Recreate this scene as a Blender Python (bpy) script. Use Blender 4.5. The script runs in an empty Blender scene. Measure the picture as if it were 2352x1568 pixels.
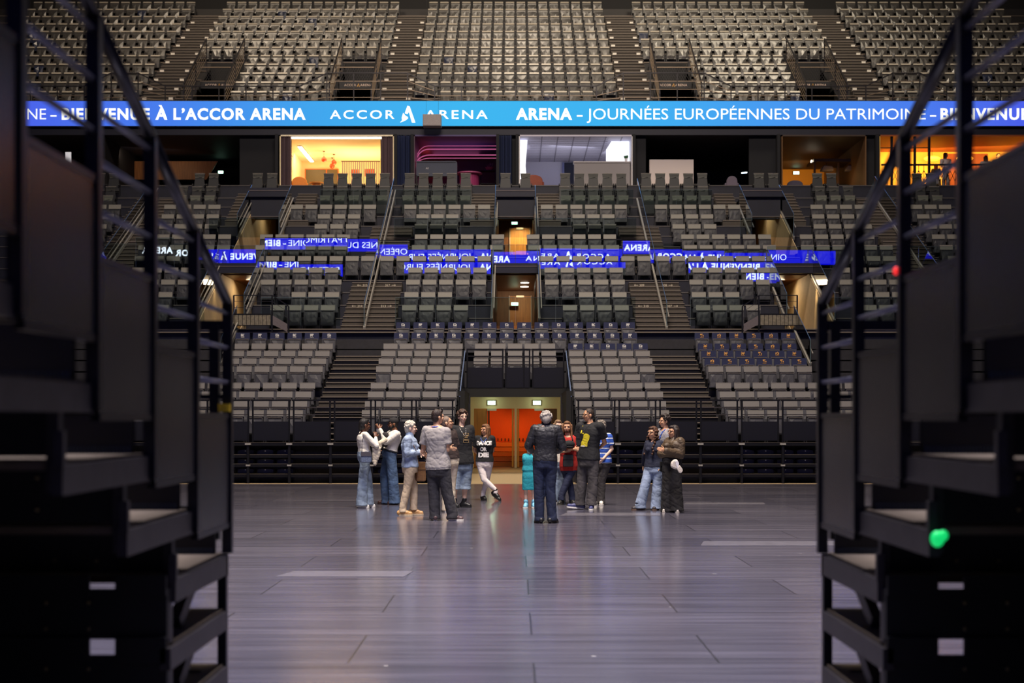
import bpy, bmesh, math, random
from mathutils import Vector, Matrix, noise
sc = bpy.context.scene
COL = sc.collection
R = random.Random(7)

# ---------------------------------------------------------------- camera, world, exposure, house lights
F, H, CX, HY = 3267.0, 1.62, 1184.0, 960.0      # focal length in pixels, eye height, centre line, horizon (2352 x 1568 frame)
cam = bpy.data.cameras.new('camera'); camo = bpy.data.objects.new('camera', cam); COL.objects.link(camo)
cam.sensor_width = 36.0; cam.lens = 36.0 * F / 2352.0
cam.shift_x = (1176.0 - CX) / 2352.0; cam.shift_y = (HY - 784.0) / 2352.0
camo.location = (0, 0, H); camo.rotation_euler = (math.pi / 2, 0, 0)
cam.clip_end = 400; cam.clip_start = 0.05
cam.dof.use_dof = True; cam.dof.focus_distance = 25.5; cam.dof.aperture_fstop = 2.0
sc.camera = camo
w = bpy.data.worlds.new('world'); sc.world = w; w.use_nodes = True
w.node_tree.nodes['Background'].inputs[0].default_value = (0.010, 0.012, 0.020, 1)
w.node_tree.nodes['Background'].inputs[1].default_value = 0.3
vs = sc.view_settings
vs.view_transform = 'Standard'; vs.look = 'None'; vs.exposure = 0.0; vs.gamma = 1.0; vs.use_curve_mapping = False
sc.cycles.use_denoising = True
sc.cycles.max_bounces = 6; sc.cycles.transparent_max_bounces = 12
sc.cycles.sample_clamp_indirect = 4.0

def area(name, loc, target, size, power, color, sy=None, spread=180):
    l = bpy.data.lights.new(name, 'AREA'); l.energy = power; l.color = color; l.size = size
    if sy: l.shape = 'RECTANGLE'; l.size_y = sy
    l.spread = math.radians(spread)
    o = bpy.data.objects.new(name, l); COL.objects.link(o); o.location = loc
    o.rotation_euler = (Vector(target) - Vector(loc)).to_track_quat('-Z', 'Y').to_euler()
    return o
def spot(name, loc, target, power, color, angle=60, blend=.6, r=.1):
    l = bpy.data.lights.new(name, 'SPOT'); l.energy = power; l.color = color; l.spot_size = math.radians(angle); l.spot_blend = blend; l.shadow_soft_size = r
    o = bpy.data.objects.new(name, l); COL.objects.link(o); o.location = loc
    o.rotation_euler = (Vector(target) - Vector(loc)).to_track_quat('-Z', 'Y').to_euler()
    return o
def point(name, loc, power, color, r=.1):
    l = bpy.data.lights.new(name, 'POINT'); l.energy = power; l.color = color; l.shadow_soft_size = r
    o = bpy.data.objects.new(name, l); COL.objects.link(o); o.location = loc
    return o
WARM = (1.0, .80, .60)
# an added near-floor fill, then roof house lights over the arena floor and the tiers
area('floor_fill_near', (0, 9, 28), (0, 10.5, 0), 8, 3400, (.92, .87, 1.0), 6, 70)  # violet-tinted fill added to brighten the floor near the camera
area('house_light_floor', (0, 18, 30), (0, 26, 0), 9, 3300, (1, .86, .72), 6, 80)
area('house_light_floor_deep', (0, 30, 31), (0, 34, 0), 12, 700, WARM, 6, 110)
area('house_light_tiers', (0, 26, 32), (0, 50, 8), 16, 2300, (1, .84, .68), 5, 80)
area('house_light_balcony_west', (-15, 52, 34), (-12, 66, 18), 5, 950, (1, .80, .58), 3, 110)
area('house_light_balcony_mid', (0, 54, 36), (0, 66, 18), 4, 850, (1, .82, .62), 3, 100)
area('house_light_balcony_east', (13, 52, 34), (10, 66, 17), 5, 1250, (1, .84, .62), 3, 110)

# ---------------------------------------------------------------- helpers
def P(px, py, d): return Vector(((px - CX) * d / F, d, H + (HY - py) * d / F))
def PX(px, d): return (px - CX) * d / F
def PZ(py, d): return H + (HY - py) * d / F
def lin(c):
    return tuple((v / 255 / 12.92) if v / 255 <= .04045 else ((v / 255 + .055) / 1.055) ** 2.4 for v in c)
MATS = {}
def mat(name, rgb=(128, 128, 128), rough=.6, metal=0., emit=0., ecol=None, noise_s=40., var=.12, bump=.0, bscale=None, spec=.5, stretch=None, coat=0.):
    if name in MATS: return MATS[name]
    m = bpy.data.materials.new(name); m.use_nodes = True; MATS[name] = m
    nt = m.node_tree; b = nt.nodes['Principled BSDF']
    c = lin(rgb)
    b.inputs['Roughness'].default_value = rough; b.inputs['Metallic'].default_value = metal
    b.inputs['Specular IOR Level'].default_value = spec
    if coat: b.inputs['Coat Weight'].default_value = coat
    tc = nt.nodes.new('ShaderNodeTexCoord'); mp = nt.nodes.new('ShaderNodeMapping')
    if stretch: mp.inputs['Scale'].default_value = stretch
    nt.links.new(tc.outputs['Object'], mp.inputs[0])
    n = nt.nodes.new('ShaderNodeTexNoise'); n.inputs['Scale'].default_value = noise_s; n.inputs['Detail'].default_value = 3
    nt.links.new(mp.outputs[0], n.inputs['Vector'])
    r = nt.nodes.new('ShaderNodeValToRGB'); r.color_ramp.elements[0].position = .3; r.color_ramp.elements[1].position = .7
    r.color_ramp.elements[0].color = (*[v * (1 - var) for v in c], 1); r.color_ramp.elements[1].color = (*[min(1, v * (1 + var)) for v in c], 1)
    nt.links.new(n.outputs['Fac'], r.inputs[0]); nt.links.new(r.outputs[0], b.inputs['Base Color'])
    if emit:
        b.inputs['Emission Strength'].default_value = emit; b.inputs['Emission Color'].default_value = (*(lin(ecol) if ecol else c), 1)
    if bump:
        n2 = nt.nodes.new('ShaderNodeTexNoise'); n2.inputs['Scale'].default_value = bscale or noise_s; n2.inputs['Detail'].default_value = 2
        nt.links.new(mp.outputs[0], n2.inputs['Vector'])
        bp = nt.nodes.new('ShaderNodeBump'); bp.inputs['Strength'].default_value = bump; bp.inputs['Distance'].default_value = .02
        nt.links.new(n2.outputs['Fac'], bp.inputs['Height']); nt.links.new(bp.outputs[0], b.inputs['Normal'])
    return m
def glow(name, rgb, s): return mat(name, rgb, .5, 0, s, rgb, var=.0)

class MB:
    """collects shapes into one mesh"""
    def __init__(s): s.v = []; s.f = []; s.m = []; s.mi = 0
    def add(s, vs, fs):
        o = len(s.v); s.v += [tuple(v) for v in vs]; s.f += [tuple(i + o for i in f) for f in fs]; s.m += [s.mi] * len(fs); return s
    def box(s, x0, x1, y0, y1, z0, z1):
        return s.add([(x0, y0, z0), (x1, y0, z0), (x1, y1, z0), (x0, y1, z0), (x0, y0, z1), (x1, y0, z1), (x1, y1, z1), (x0, y1, z1)],
                     [(0, 3, 2, 1), (4, 5, 6, 7), (0, 1, 5, 4), (1, 2, 6, 5), (2, 3, 7, 6), (3, 0, 4, 7)])
    def hexa(s, p): return s.add(p, [(0, 3, 2, 1), (4, 5, 6, 7), (0, 1, 5, 4), (1, 2, 6, 5), (2, 3, 7, 6), (3, 0, 4, 7)])
    def bar(s, p0, p1, w, h, up=(0, 0, 1)):
        p0 = Vector(p0); p1 = Vector(p1); t = (p1 - p0).normalized(); u = Vector(up)
        if abs(t.dot(u)) > .98: u = Vector((0, 1, 0))
        a = t.cross(u).normalized(); b = a.cross(t).normalized(); a = a * w / 2; b = b * h / 2
        return s.hexa([p0 - a - b, p1 - a - b, p1 + a - b, p0 + a - b, p0 - a + b, p1 - a + b, p1 + a + b, p0 + a + b])
    def tube(s, p0, p1, r0, r1=None, n=8):
        p0 = Vector(p0); p1 = Vector(p1); r1 = r0 if r1 is None else r1
        t = (p1 - p0).normalized(); u = Vector((0, 0, 1)) if abs(t.z) < .9 else Vector((1, 0, 0))
        a = t.cross(u).normalized(); b = t.cross(a)
        vs = [p + (a * math.cos(k * 2 * math.pi / n) + b * math.sin(k * 2 * math.pi / n)) * r for p, r in ((p0, r0), (p1, r1)) for k in range(n)]
        return s.add(vs, [(k, (k + 1) % n, n + (k + 1) % n, n + k) for k in range(n)] + [tuple(range(n - 1, -1, -1)), tuple(range(n, 2 * n))])
    def path(s, pts, r, n=8):
        for a, b in zip(pts[:-1], pts[1:]): s.tube(a, b, r, n=n)
        return s
    def ball(s, c, r, nu=12, nv=8, rot=None):
        c = Vector(c); r = Vector((r, r, r)) if not hasattr(r, '__len__') else Vector(r)
        vs = []
        for i in range(1, nv):
            t = math.pi * i / nv
            for j in range(nu):
                p = 2 * math.pi * j / nu
                vs.append(Vector((r.x * math.sin(t) * math.cos(p), r.y * math.sin(t) * math.sin(p), r.z * math.cos(t))))
        vs += [Vector((0, 0, r.z)), Vector((0, 0, -r.z))]
        if rot is not None: vs = [rot @ v for v in vs]
        vs = [c + v for v in vs]; N = len(vs)
        fs = [((i) * nu + j, (i + 1) * nu + j, (i + 1) * nu + (j + 1) % nu, i * nu + (j + 1) % nu) for i in range(nv - 2) for j in range(nu)]
        fs += [(N - 2, j, (j + 1) % nu) for j in range(nu)] + [(N - 1, (nv - 2) * nu + (j + 1) % nu, (nv - 2) * nu + j) for j in range(nu)]
        return s.add(vs, fs)
    def quad(s, a, b, c, d): return s.add([a, b, c, d], [(0, 1, 2, 3)])
    def prism(s, pts, axis, t0, t1):
        """outline pts (2d) pushed along an axis"""
        n = len(pts)
        def q(p, t): return (t, p[0], p[1]) if axis == 'x' else (p[0], t, p[1]) if axis == 'y' else (p[0], p[1], t)
        return s.add([q(p, t0) for p in pts] + [q(p, t1) for p in pts],
                     [tuple(range(n - 1, -1, -1)), tuple(range(n, 2 * n))] + [(k, (k + 1) % n, n + (k + 1) % n, n + k) for k in range(n)])
    def mesh(s, name, mats, smooth=False, fix=True):
        me = bpy.data.meshes.new(name); me.from_pydata(s.v, [], s.f)
        for m in (mats if isinstance(mats, (list, tuple)) else [mats]): me.materials.append(m)
        me.polygons.foreach_set('material_index', s.m)
        if fix:
            bm = bmesh.new(); bm.from_mesh(me); bmesh.ops.recalc_face_normals(bm, faces=bm.faces); bm.to_mesh(me); bm.free()
        if smooth: me.polygons.foreach_set('use_smooth', [True] * len(me.polygons))
        me.update(); return me
    def build(s, name, mats, parent=None, smooth=False, bevel=0., fix=True):
        o = link(name, s.mesh(name, mats, smooth, fix), parent)
        if bevel:
            b = o.modifiers.new('bevel', 'BEVEL'); b.width = bevel; b.segments = 2; b.limit_method = 'ANGLE'
        return o
def link(name, me, parent=None):
    o = bpy.data.objects.new(name, me); COL.objects.link(o)
    if parent is not None: o.parent = parent
    return o
def empty(name, loc=(0, 0, 0), rz=0.):
    o = bpy.data.objects.new(name, None); COL.objects.link(o); o.location = loc; o.rotation_euler = (0, 0, rz); o.empty_display_size = .1
    return o
def tag(o, label, cat, group=None, kind=None):
    o['label'] = label; o['category'] = cat
    if group: o['group'] = group
    if kind: o['kind'] = kind
    return o
def struct(o, label=None):
    o['kind'] = 'structure'
    if label: o['label'] = label
    return o
def copy_tree(o, parent=None):
    c = o.copy(); COL.objects.link(c)
    if parent is not None: c.parent = parent
    for ch in list(o.children): copy_tree(ch, c)
    return c
ORD = 'first second third fourth fifth sixth seventh eighth ninth tenth eleventh twelfth thirteenth fourteenth fifteenth sixteenth seventeenth eighteenth nineteenth twentieth'.split()
_dep = lambda: bpy.context.evaluated_depsgraph_get()
def text_mesh(body, width, height, bold=0., spacing=1.0):
    """flat letters, origin at lower left, given overall width and capital height; in the local XZ plane facing -Y"""
    cu = bpy.data.curves.new('lettering', 'FONT'); cu.body = body; cu.size = 1; cu.offset = bold; cu.space_character = spacing; cu.resolution_u = 3; cu.extrude = .004
    o = bpy.data.objects.new('lettering', cu); COL.objects.link(o)
    bpy.context.view_layer.update()
    me = bpy.data.meshes.new_from_object(o.evaluated_get(_dep())); bpy.data.objects.remove(o); bpy.data.curves.remove(cu)
    xs = [v.co.x for v in me.vertices]; x0, x1 = min(xs), max(xs)
    cap = .729
    for v in me.vertices:
        x, y, z = v.co
        v.co = ((x - x0) / (x1 - x0) * width, -z, y / cap * height)
    me.update(); return me
def lettering(body, loc, width, height, m, parent, bold=0., spacing=1., flip=False):
    me = text_mesh(body, width, height, bold, spacing); me.materials.append(m)
    o = link('lettering', me, parent); o.location = loc
    if flip: o.rotation_euler = (0, 0, math.pi)
    return o
# ---------------------------------------------------------------- materials
BLACK = mat('black_steel', (17, 17, 21), .42, .3, var=.25, bump=.15)
MATTE = mat('black_matte', (13, 13, 17), .75, var=.3)
NAVYW = mat('navy_wall', (20, 24, 48), .6, var=.12, noise_s=6)
DECK = mat('deck_dark', (34, 33, 40), .65, var=.2, noise_s=12)
TAN = mat('stair_riser', (74, 68, 63), .8, var=.10, noise_s=30, bump=.2)
NOSE = mat('stair_nosing', (120, 110, 102), .55, var=.1)
TAG = mat('stair_marker', (235, 230, 220), .5, var=.05)
GREY = mat('seat_grey', (110, 107, 108), .62, var=.05, noise_s=60, bump=.08)
RIM = mat('seat_rim', (160, 154, 148), .4, var=.06)
PAN = mat('seat_pan', (54, 54, 64), .55, var=.12, noise_s=25)
PANM = mat('seat_pan_mid', (45, 47, 55), .55, var=.12, noise_s=25)
FRAME = mat('seat_frame', (22, 22, 27), .5, var=.2)
NAVY = mat('navy_cover', (13, 23, 66), .75, var=.12, noise_s=20, bump=.15)
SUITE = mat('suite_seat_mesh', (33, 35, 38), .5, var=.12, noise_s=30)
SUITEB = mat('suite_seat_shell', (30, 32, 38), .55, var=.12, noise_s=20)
UPG = mat('balcony_shell', (68, 66, 65), .34, var=.15, noise_s=10, spec=.6)
UPG2 = mat('balcony_shell_blue', (44, 50, 72), .32, var=.15, noise_s=10, spec=.6)
UPR = mat('balcony_rim', (170, 162, 150), .35, var=.1)
STEELP = mat('brushed_steel', (176, 172, 166), .35, .35, var=.1)
RAILG = mat('rail_grey', (58, 56, 60), .4, .5, var=.15)
RAILT = mat('rail_bar', (150, 132, 114), .4, .4, var=.1)
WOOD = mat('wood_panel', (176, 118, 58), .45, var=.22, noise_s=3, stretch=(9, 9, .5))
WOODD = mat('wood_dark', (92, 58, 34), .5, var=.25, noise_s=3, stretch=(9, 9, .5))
CREAM = mat('cream_wall', (226, 208, 172), .7, var=.04)
TANW = mat('tan_wall', (196, 172, 136), .7, var=.08, noise_s=4)
WHITE = mat('white_wall', (228, 226, 232), .7, var=.03)

def glass_mat(name, tint, refl=1.0):
    m = bpy.data.materials.new(name); m.use_nodes = True; MATS[name] = m; nt = m.node_tree; nt.nodes.clear()
    out = nt.nodes.new('ShaderNodeOutputMaterial'); t = nt.nodes.new('ShaderNodeBsdfTransparent'); t.inputs[0].default_value = (*tint, 1)
    g = nt.nodes.new('ShaderNodeBsdfGlossy'); g.inputs['Roughness'].default_value = .004
    fr = nt.nodes.new('ShaderNodeFresnel'); fr.inputs['IOR'].default_value = 1.52
    tc = nt.nodes.new('ShaderNodeTexCoord'); n = nt.nodes.new('ShaderNodeTexNoise'); n.inputs['Scale'].default_value = .9; n.inputs['Detail'].default_value = 0
    bp = nt.nodes.new('ShaderNodeBump'); bp.inputs['Strength'].default_value = .03; bp.inputs['Distance'].default_value = .003
    nt.links.new(tc.outputs['Object'], n.inputs['Vector']); nt.links.new(n.outputs['Fac'], bp.inputs['Height'])
    nt.links.new(bp.outputs[0], g.inputs['Normal'])
    mu = nt.nodes.new('ShaderNodeMath'); mu.operation = 'MULTIPLY'; mu.inputs[1].default_value = refl; mu.use_clamp = True
    mx = nt.nodes.new('ShaderNodeMixShader'); nt.links.new(fr.outputs[0], mu.inputs[0]); nt.links.new(mu.outputs[0], mx.inputs[0])
    nt.links.new(t.outputs[0], mx.inputs[1]); nt.links.new(g.outputs[0], mx.inputs[2]); nt.links.new(mx.outputs[0], out.inputs[0])
    return m
GLASS = glass_mat('clear_glass', (.83, .89, .89), 1.9)     # two faces of each pane reflect
GEDGE = mat('glass_edge', (84, 100, 106), .2, var=.05)

def floor_material():
    m = bpy.data.materials.new('arena_floor'); m.use_nodes = True; nt = m.node_tree; b = nt.nodes['Principled BSDF']; L = nt.links.new; b.inputs['Specular IOR Level'].default_value = 1.0; b.inputs['Coat Weight'].default_value = .45; b.inputs['Coat Roughness'].default_value = .18
    tc = nt.nodes.new('ShaderNodeTexCoord')
    br = nt.nodes.new('ShaderNodeTexBrick'); br.offset = .5; br.offset_frequency = 2
    br.inputs['Scale'].default_value = 1; br.inputs['Brick Width'].default_value = 2.46; br.inputs['Row Height'].default_value = 1.22
    br.inputs['Mortar Size'].default_value = .008; br.inputs['Mortar Smooth'].default_value = 0; br.inputs['Bias'].default_value = 0
    br.inputs['Color1'].default_value = (.074, .070, .096, 1); br.inputs['Color2'].default_value = (.116, .108, .138, 1); br.inputs['Mortar'].default_value = (.03, .03, .04, 1)
    mp0 = nt.nodes.new('ShaderNodeMapping'); mp0.inputs['Location'].default_value = (-.12, .35, 0); L(tc.outputs['Object'], mp0.inputs[0]); L(mp0.outputs[0], br.inputs['Vector'])
    # long worn streaks across the boards
    mp = nt.nodes.new('ShaderNodeMapping'); mp.inputs['Scale'].default_value = (.35, 7, 1); L(tc.outputs['Object'], mp.inputs[0])
    n1 = nt.nodes.new('ShaderNodeTexNoise'); n1.inputs['Scale'].default_value = 1.2; n1.inputs['Detail'].default_value = 8; n1.inputs['Roughness'].default_value = .65; L(mp.outputs[0], n1.inputs['Vector'])
    r1 = nt.nodes.new('ShaderNodeValToRGB'); r1.color_ramp.elements[0].position = .36; r1.color_ramp.elements[0].color = (.64, .64, .67, 1); r1.color_ramp.elements[1].position = .66; r1.color_ramp.elements[1].color = (1.26, 1.25, 1.22, 1); L(n1.outputs['Fac'], r1.inputs[0])
    mx = nt.nodes.new('ShaderNodeMix'); mx.data_type = 'RGBA'; mx.blend_type = 'MULTIPLY'; mx.inputs[0].default_value = 1; L(br.outputs['Color'], mx.inputs[6]); L(r1.outputs[0], mx.inputs[7])
    # scratches
    mp2 = nt.nodes.new('ShaderNodeMapping'); mp2.inputs['Scale'].default_value = (.8, 30, 1); mp2.inputs['Rotation'].default_value = (0, 0, .02); L(tc.outputs['Object'], mp2.inputs[0])
    n2 = nt.nodes.new('ShaderNodeTexNoise'); n2.inputs['Scale'].default_value = 2; n2.inputs['Detail'].default_value = 2; L(mp2.outputs[0], n2.inputs['Vector'])
    r2 = nt.nodes.new('ShaderNodeValToRGB'); r2.color_ramp.elements[0].position = .70; r2.color_ramp.elements[0].color = (0, 0, 0, 1); r2.color_ramp.elements[1].position = .76; r2.color_ramp.elements[1].color = (.55, .55, .55, 1); L(n2.outputs['Fac'], r2.inputs[0])
    # pale specks
    n3 = nt.nodes.new('ShaderNodeTexVoronoi'); n3.inputs['Scale'].default_value = 1.6; L(tc.outputs['Object'], n3.inputs['Vector'])
    r3 = nt.nodes.new('ShaderNodeValToRGB'); r3.color_ramp.elements[0].position = .028; r3.color_ramp.elements[0].color = (.9, .9, .9, 1); r3.color_ramp.elements[1].position = .036; r3.color_ramp.elements[1].color = (0, 0, 0, 1); L(n3.outputs['Distance'], r3.inputs[0])
    ad = nt.nodes.new('ShaderNodeMath'); ad.operation = 'MAXIMUM'; L(r2.outputs[0], ad.inputs[0]); L(r3.outputs[0], ad.inputs[1])
    mx2 = nt.nodes.new('ShaderNodeMix'); mx2.data_type = 'RGBA'; L(ad.outputs[0], mx2.inputs[0]); L(mx.outputs[2], mx2.inputs[6]); mx2.inputs[7].default_value = (.42, .40, .38, 1)
    L(mx2.outputs[2], b.inputs['Base Color'])
    rr = nt.nodes.new('ShaderNodeMapRange'); rr.inputs[1].default_value = .3; rr.inputs[2].default_value = .7; rr.inputs[3].default_value = .15; rr.inputs[4].default_value = .23; L(n1.outputs['Fac'], rr.inputs[0]); L(rr.outputs[0], b.inputs['Roughness'])
    bp = nt.nodes.new('ShaderNodeBump'); bp.inputs['Strength'].default_value = .05; bp.inputs['Distance'].default_value = .004; L(n1.outputs['Fac'], bp.inputs['Height']); L(bp.outputs[0], b.inputs['Normal'])
    return m
m = MB(); m.box(-32, 32, -14, 35.0, -.3, 0); struct(m.build('floor', floor_material()))
# pale curb and the concrete apron below the stand, corridor floor inside the portal
m = MB(); m.box(-32, 32, 35.0, 35.14, -.3, .006); m.mi = 1; m.box(-32, 32, 35.14, 35.2, -.3, .004); m.mi = 0; m.box(-32, 32, 35.2, 48, -.3, .002)
struct(m.build('floor_apron', [mat('apron', (168, 146, 112), .45, var=.1), mat('curb_joint', (70, 84, 66), .6)]))
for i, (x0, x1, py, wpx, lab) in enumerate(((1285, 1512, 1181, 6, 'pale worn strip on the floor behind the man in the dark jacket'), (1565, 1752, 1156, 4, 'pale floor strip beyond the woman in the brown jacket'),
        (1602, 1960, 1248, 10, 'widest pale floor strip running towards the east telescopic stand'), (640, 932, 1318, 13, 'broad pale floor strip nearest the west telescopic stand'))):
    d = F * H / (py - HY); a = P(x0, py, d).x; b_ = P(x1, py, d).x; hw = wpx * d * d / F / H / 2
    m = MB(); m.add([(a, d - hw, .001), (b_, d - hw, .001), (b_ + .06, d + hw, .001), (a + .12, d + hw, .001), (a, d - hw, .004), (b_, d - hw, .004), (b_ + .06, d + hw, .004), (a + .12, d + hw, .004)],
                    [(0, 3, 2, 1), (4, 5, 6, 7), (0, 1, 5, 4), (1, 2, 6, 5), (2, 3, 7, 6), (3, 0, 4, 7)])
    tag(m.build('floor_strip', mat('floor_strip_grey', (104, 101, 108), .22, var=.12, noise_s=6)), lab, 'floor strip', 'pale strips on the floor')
# roof and outer walls of the hall, all dark
m = MB(); m.box(-34, 34, -24, 76, 40, 40.4); struct(m.build('ceiling', MATTE))
m = MB(); m.box(-34, 34, 72.4, 72.8, 13, 40); struct(m.build('wall_back', MATTE))
m = MB(); m.box(-34.4, -34, -24, 76, 0, 40); struct(m.build('wall_west', MATTE))
m = MB(); m.box(34, 34.4, -24, 76, 0, 40); struct(m.build('wall_east', MATTE))
m = MB(); m.box(-34, 34, -24.4, -24, 0, 40); struct(m.build('wall_front', MATTE))

# ---------------------------------------------------------------- lower tier (telescopic rows)
def LZ(r): return .94 + .253 * r          # deck height of lower row r
def LY(r): return 36.6 + .75 * r          # seat line of lower row r
m = MB()
for sx in (-1, 1):
    for r in range(0, 12):
        y0 = LY(r) - .55; z = LZ(r) if r < 9 else LZ(8) + .37 * (r - 8)
        for (xa, xb) in ((1.46, 17),):
            x0, x1 = sorted((sx * xa, sx * xb))
            m.box(x0, x1, y0 if r else 35.9, 45.2, 0 if r == 0 else z - .3, z)
for r in range(6, 12):                    # bridge over the portal
    y0 = LY(r) - .55; z = LZ(r) if r < 9 else LZ(8) + .37 * (r - 8)
    m.box(-1.46, 1.46, y0, 45.2, 2.32, z)
struct(m.build('floor_tier_lower', DECK))
# pressed retaining wall behind the lower rows (navy), with a light nosing
m = MB(); m.box(-17, 17, 44.75, 45.05, 2.4, 4.40); m.mi = 1; m.box(-17, 17, 44.70, 45.05, 4.40, 4.43); m.mi = 2; m.box(-17, 17, 44.62, 44.75, 4.30, 4.33)
struct(m.build('wall_retaining', [NAVYW, NOSE, NOSE]))
def steps(name, x0, x1, y0, z0, n, run, rise, label, black_every=0, base=None):
    m = MB()
    for k in range(n):
        y = y0 + run * k; z = z0 + rise * (k + 1)
        m.mi = 2 if (black_every and k % 2) else 0
        m.box(x0, x1, y, y + run + .12, z - rise - .05, z)
        m.mi = 1; m.box(x0, x1, y - .03, y + .02, z - .02, z + .004)
    o = m.build(name, [TAN, NOSE, BLACK]); struct(o, label); return o
for sx, nm in ((-1, 'west'), (1, 'east')):
    x0, x1 = sorted((sx * 3.97, sx * 5.40))
    steps('stairs_lower_' + nm, x0, x1, 36.05, .80, 19, .375, .1415, 'lower brown stair flight between blocks of grey seats', black_every=1)

# front of the retracted rows: beams with folded seats between, guard rails above
m = MB()
for sx in (-1, 1):
    for z in (.98, .68, .45, .20):
        x0, x1 = sorted((sx * 1.50, sx * 15)); m.mi = 0; m.box(x0, x1, 35.34, 35.46, z - .045, z + .03); m.mi = 1; m.box(x0, x1, 35.335, 35.40, z + .028, z + .038)
    x0, x1 = sorted((sx * 1.50, sx * 15)); m.mi = 0; m.box(x0, x1, 35.36, 35.9, .98, 1.0)
    k = 0
    x = 1.52
    while x < 15:
        m.mi = 0; m.box(sx * x - .03, sx * x + .03, 35.27, 35.34, 0, 1.0); m.mi = 2; m.box(sx * x - .07, sx * x + .07, 35.24, 35.34, .955, 1.0); m.box(sx * x - .05, sx * x + .05, 35.255, 35.34, .43, .47); x += 1.023
tag(m.build('retracted_seating_front', [BLACK, mat('beam_edge', (96, 88, 80), .4, .3), STEELP]), 'black steel front of the retracted rows, beams and feet standing on the pale curb', 'seating frame')

def folded_proto():
    o = MB()
    for k in range(9):                     # arched rim of a seat folded flat, seen from the front
        a0 = -1 + 2 * k / 9; a1 = -1 + 2 * (k + 1) / 9
        z0 = .075 - .03 * abs(a0) ** 2.5; z1 = .075 - .03 * abs(a1) ** 2.5
        o.mi = 0; o.hexa([(a0 * .2, 0, -.04), (a1 * .2, 0, -.04), (a1 * .2, .35, -.04), (a0 * .2, .35, -.04), (a0 * .2, .03, z0), (a1 * .2, .03, z1), (a1 * .2, .35, z1), (a0 * .2, .35, z0)])
    root = o.build('folded_seat', mat('folded_plastic', (58, 56, 58), .35, var=.15))
    t = MB(); t.box(-.013, .013, -.012, .01, .03, .052); t.build('number_plate', mat('number_plate_pale', (235, 228, 205), .4), root)
    return root
fp = folded_proto(); first = True
for sx, side in ((-1, 'amber room'), (1, 'white room')):
    for lv, (z, lvn) in enumerate(((.76, 'top'), (.53, 'middle'), (.29, 'bottom'))):
        for blk, (xa, n, bn) in enumerate(((1.75, 5, 'inner'), (5.75, 7, 'outer'))):
            for i in range(n):
                o = fp if first else copy_tree(fp); first = False
                o.location = (sx * (xa + .495 * i), 35.5, z)
                tag(o, f'black folded seat, {lvn} retracted row, {bn} block, {side} side, {ORD[i]} from portal', 'folded seat', f'folded seats in the retracted rows, {side} side')

def guard_proto():
    r = empty('guard_rail')
    for s in (-1, 1): MB().box(s * .455 - .02, s * .455 + .02, -.02, .02, 0, 1.06).build('post', BLACK, r)
    MB().box(-.5, .5, -.025, .025, 1.03, 1.07).build('top_rail', BLACK, r)
    for z in (.87, .69): MB().box(-.455, .455, -.012, .012, z - .012, z + .012).build('bar', mat('guard_bar', (70, 66, 66), .4, .4), r)
    MB().box(-.455, .455, -.01, .01, .04, .52).build('panel', mat('smoked_panel', (20, 20, 27), .4, var=.15), r)
    return r
gp = guard_proto(); first = True
for sx, side in ((-1, 'amber room'), (1, 'white room')):
    for i in range(10):
        o = gp if first else copy_tree(gp); first = False
        o.location = (sx * (1.52 + .51 + 1.023 * i), 35.62, 1.016)
        tag(o, f'black steel guard rail on the stand front, {side} side, {ORD[i]} from the portal', 'guard rail', f'guard rails on the {side} side')

# ---------------------------------------------------------------- portal with the orange doors
m = MB()
for s in (-1, 1): m.box(min(s * 1.46, s * 1.30), max(s * 1.46, s * 1.30), 36.4, 41.0, 0, 2.32)
m.box(-1.46, 1.46, 40.2, 40.5, 2.22, 2.46); m.box(-1.46, 1.46, 40.5, 46.4, 2.32, 2.5)
struct(m.build('wall_portal', MATTE))
m = MB()
for s in (-1, 1):
    for y in (36.6, 37.4, 38.2, 39.0, 39.8): m.box(s * 1.28 - .02, s * 1.28 + .02, y, y + .07, .0, 2.25 if y > 39 else 1.2 + (y - 36.6) * .34)
struct(m.build('trim_portal', RAILG))
DY = 46.5
m = MB(); m.box(-1.62, 1.62, DY, DY + .15, 1.93, 2.5); m.box(-1.62, -1.36, DY, DY + .15, 0, 1.93); m.box(1.36, 1.62, DY, DY + .15, 0, 1.93); m.box(-.035, .045, DY - .03, DY + .12, 0, 1.93)
for s in (-1, 1): m.box(min(s * 1.62, s * 1.5), max(s * 1.62, s * 1.5), 41, DY, 0, 2.4)
struct(m.build('wall_door', CREAM))
ORANGE = mat('orange_wall', (232, 96, 26), .6, var=.06)
AMBERW = mat('orange_steps', (214, 122, 44), .5, var=.1)
m = MB(); m.box(-1.7, 1.7, 49.6, 49.8, 0, 3); m.box(-1.7, -1.6, DY + .2, 49.8, 0, 3); m.box(1.6, 1.7, DY + .2, 49.8, 0, 3); m.mi = 1
for k in range(5): m.box(-1.6, 1.6, 47.9 + .3 * k, 49.6, .16 * k, .16 * k + .14)
m.mi = 2; m.box(-1.7, 1.7, DY + .2, 49.8, 2.4, 2.5)
for k in range(24): m.mi = 3; m.box(-1.5 + .125 * k, -1.47 + .125 * k, 49.5, 49.6, .82, .92)
struct(m.build('wall_stairwell', [ORANGE, AMBERW, MATTE, MATTE]))
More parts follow.
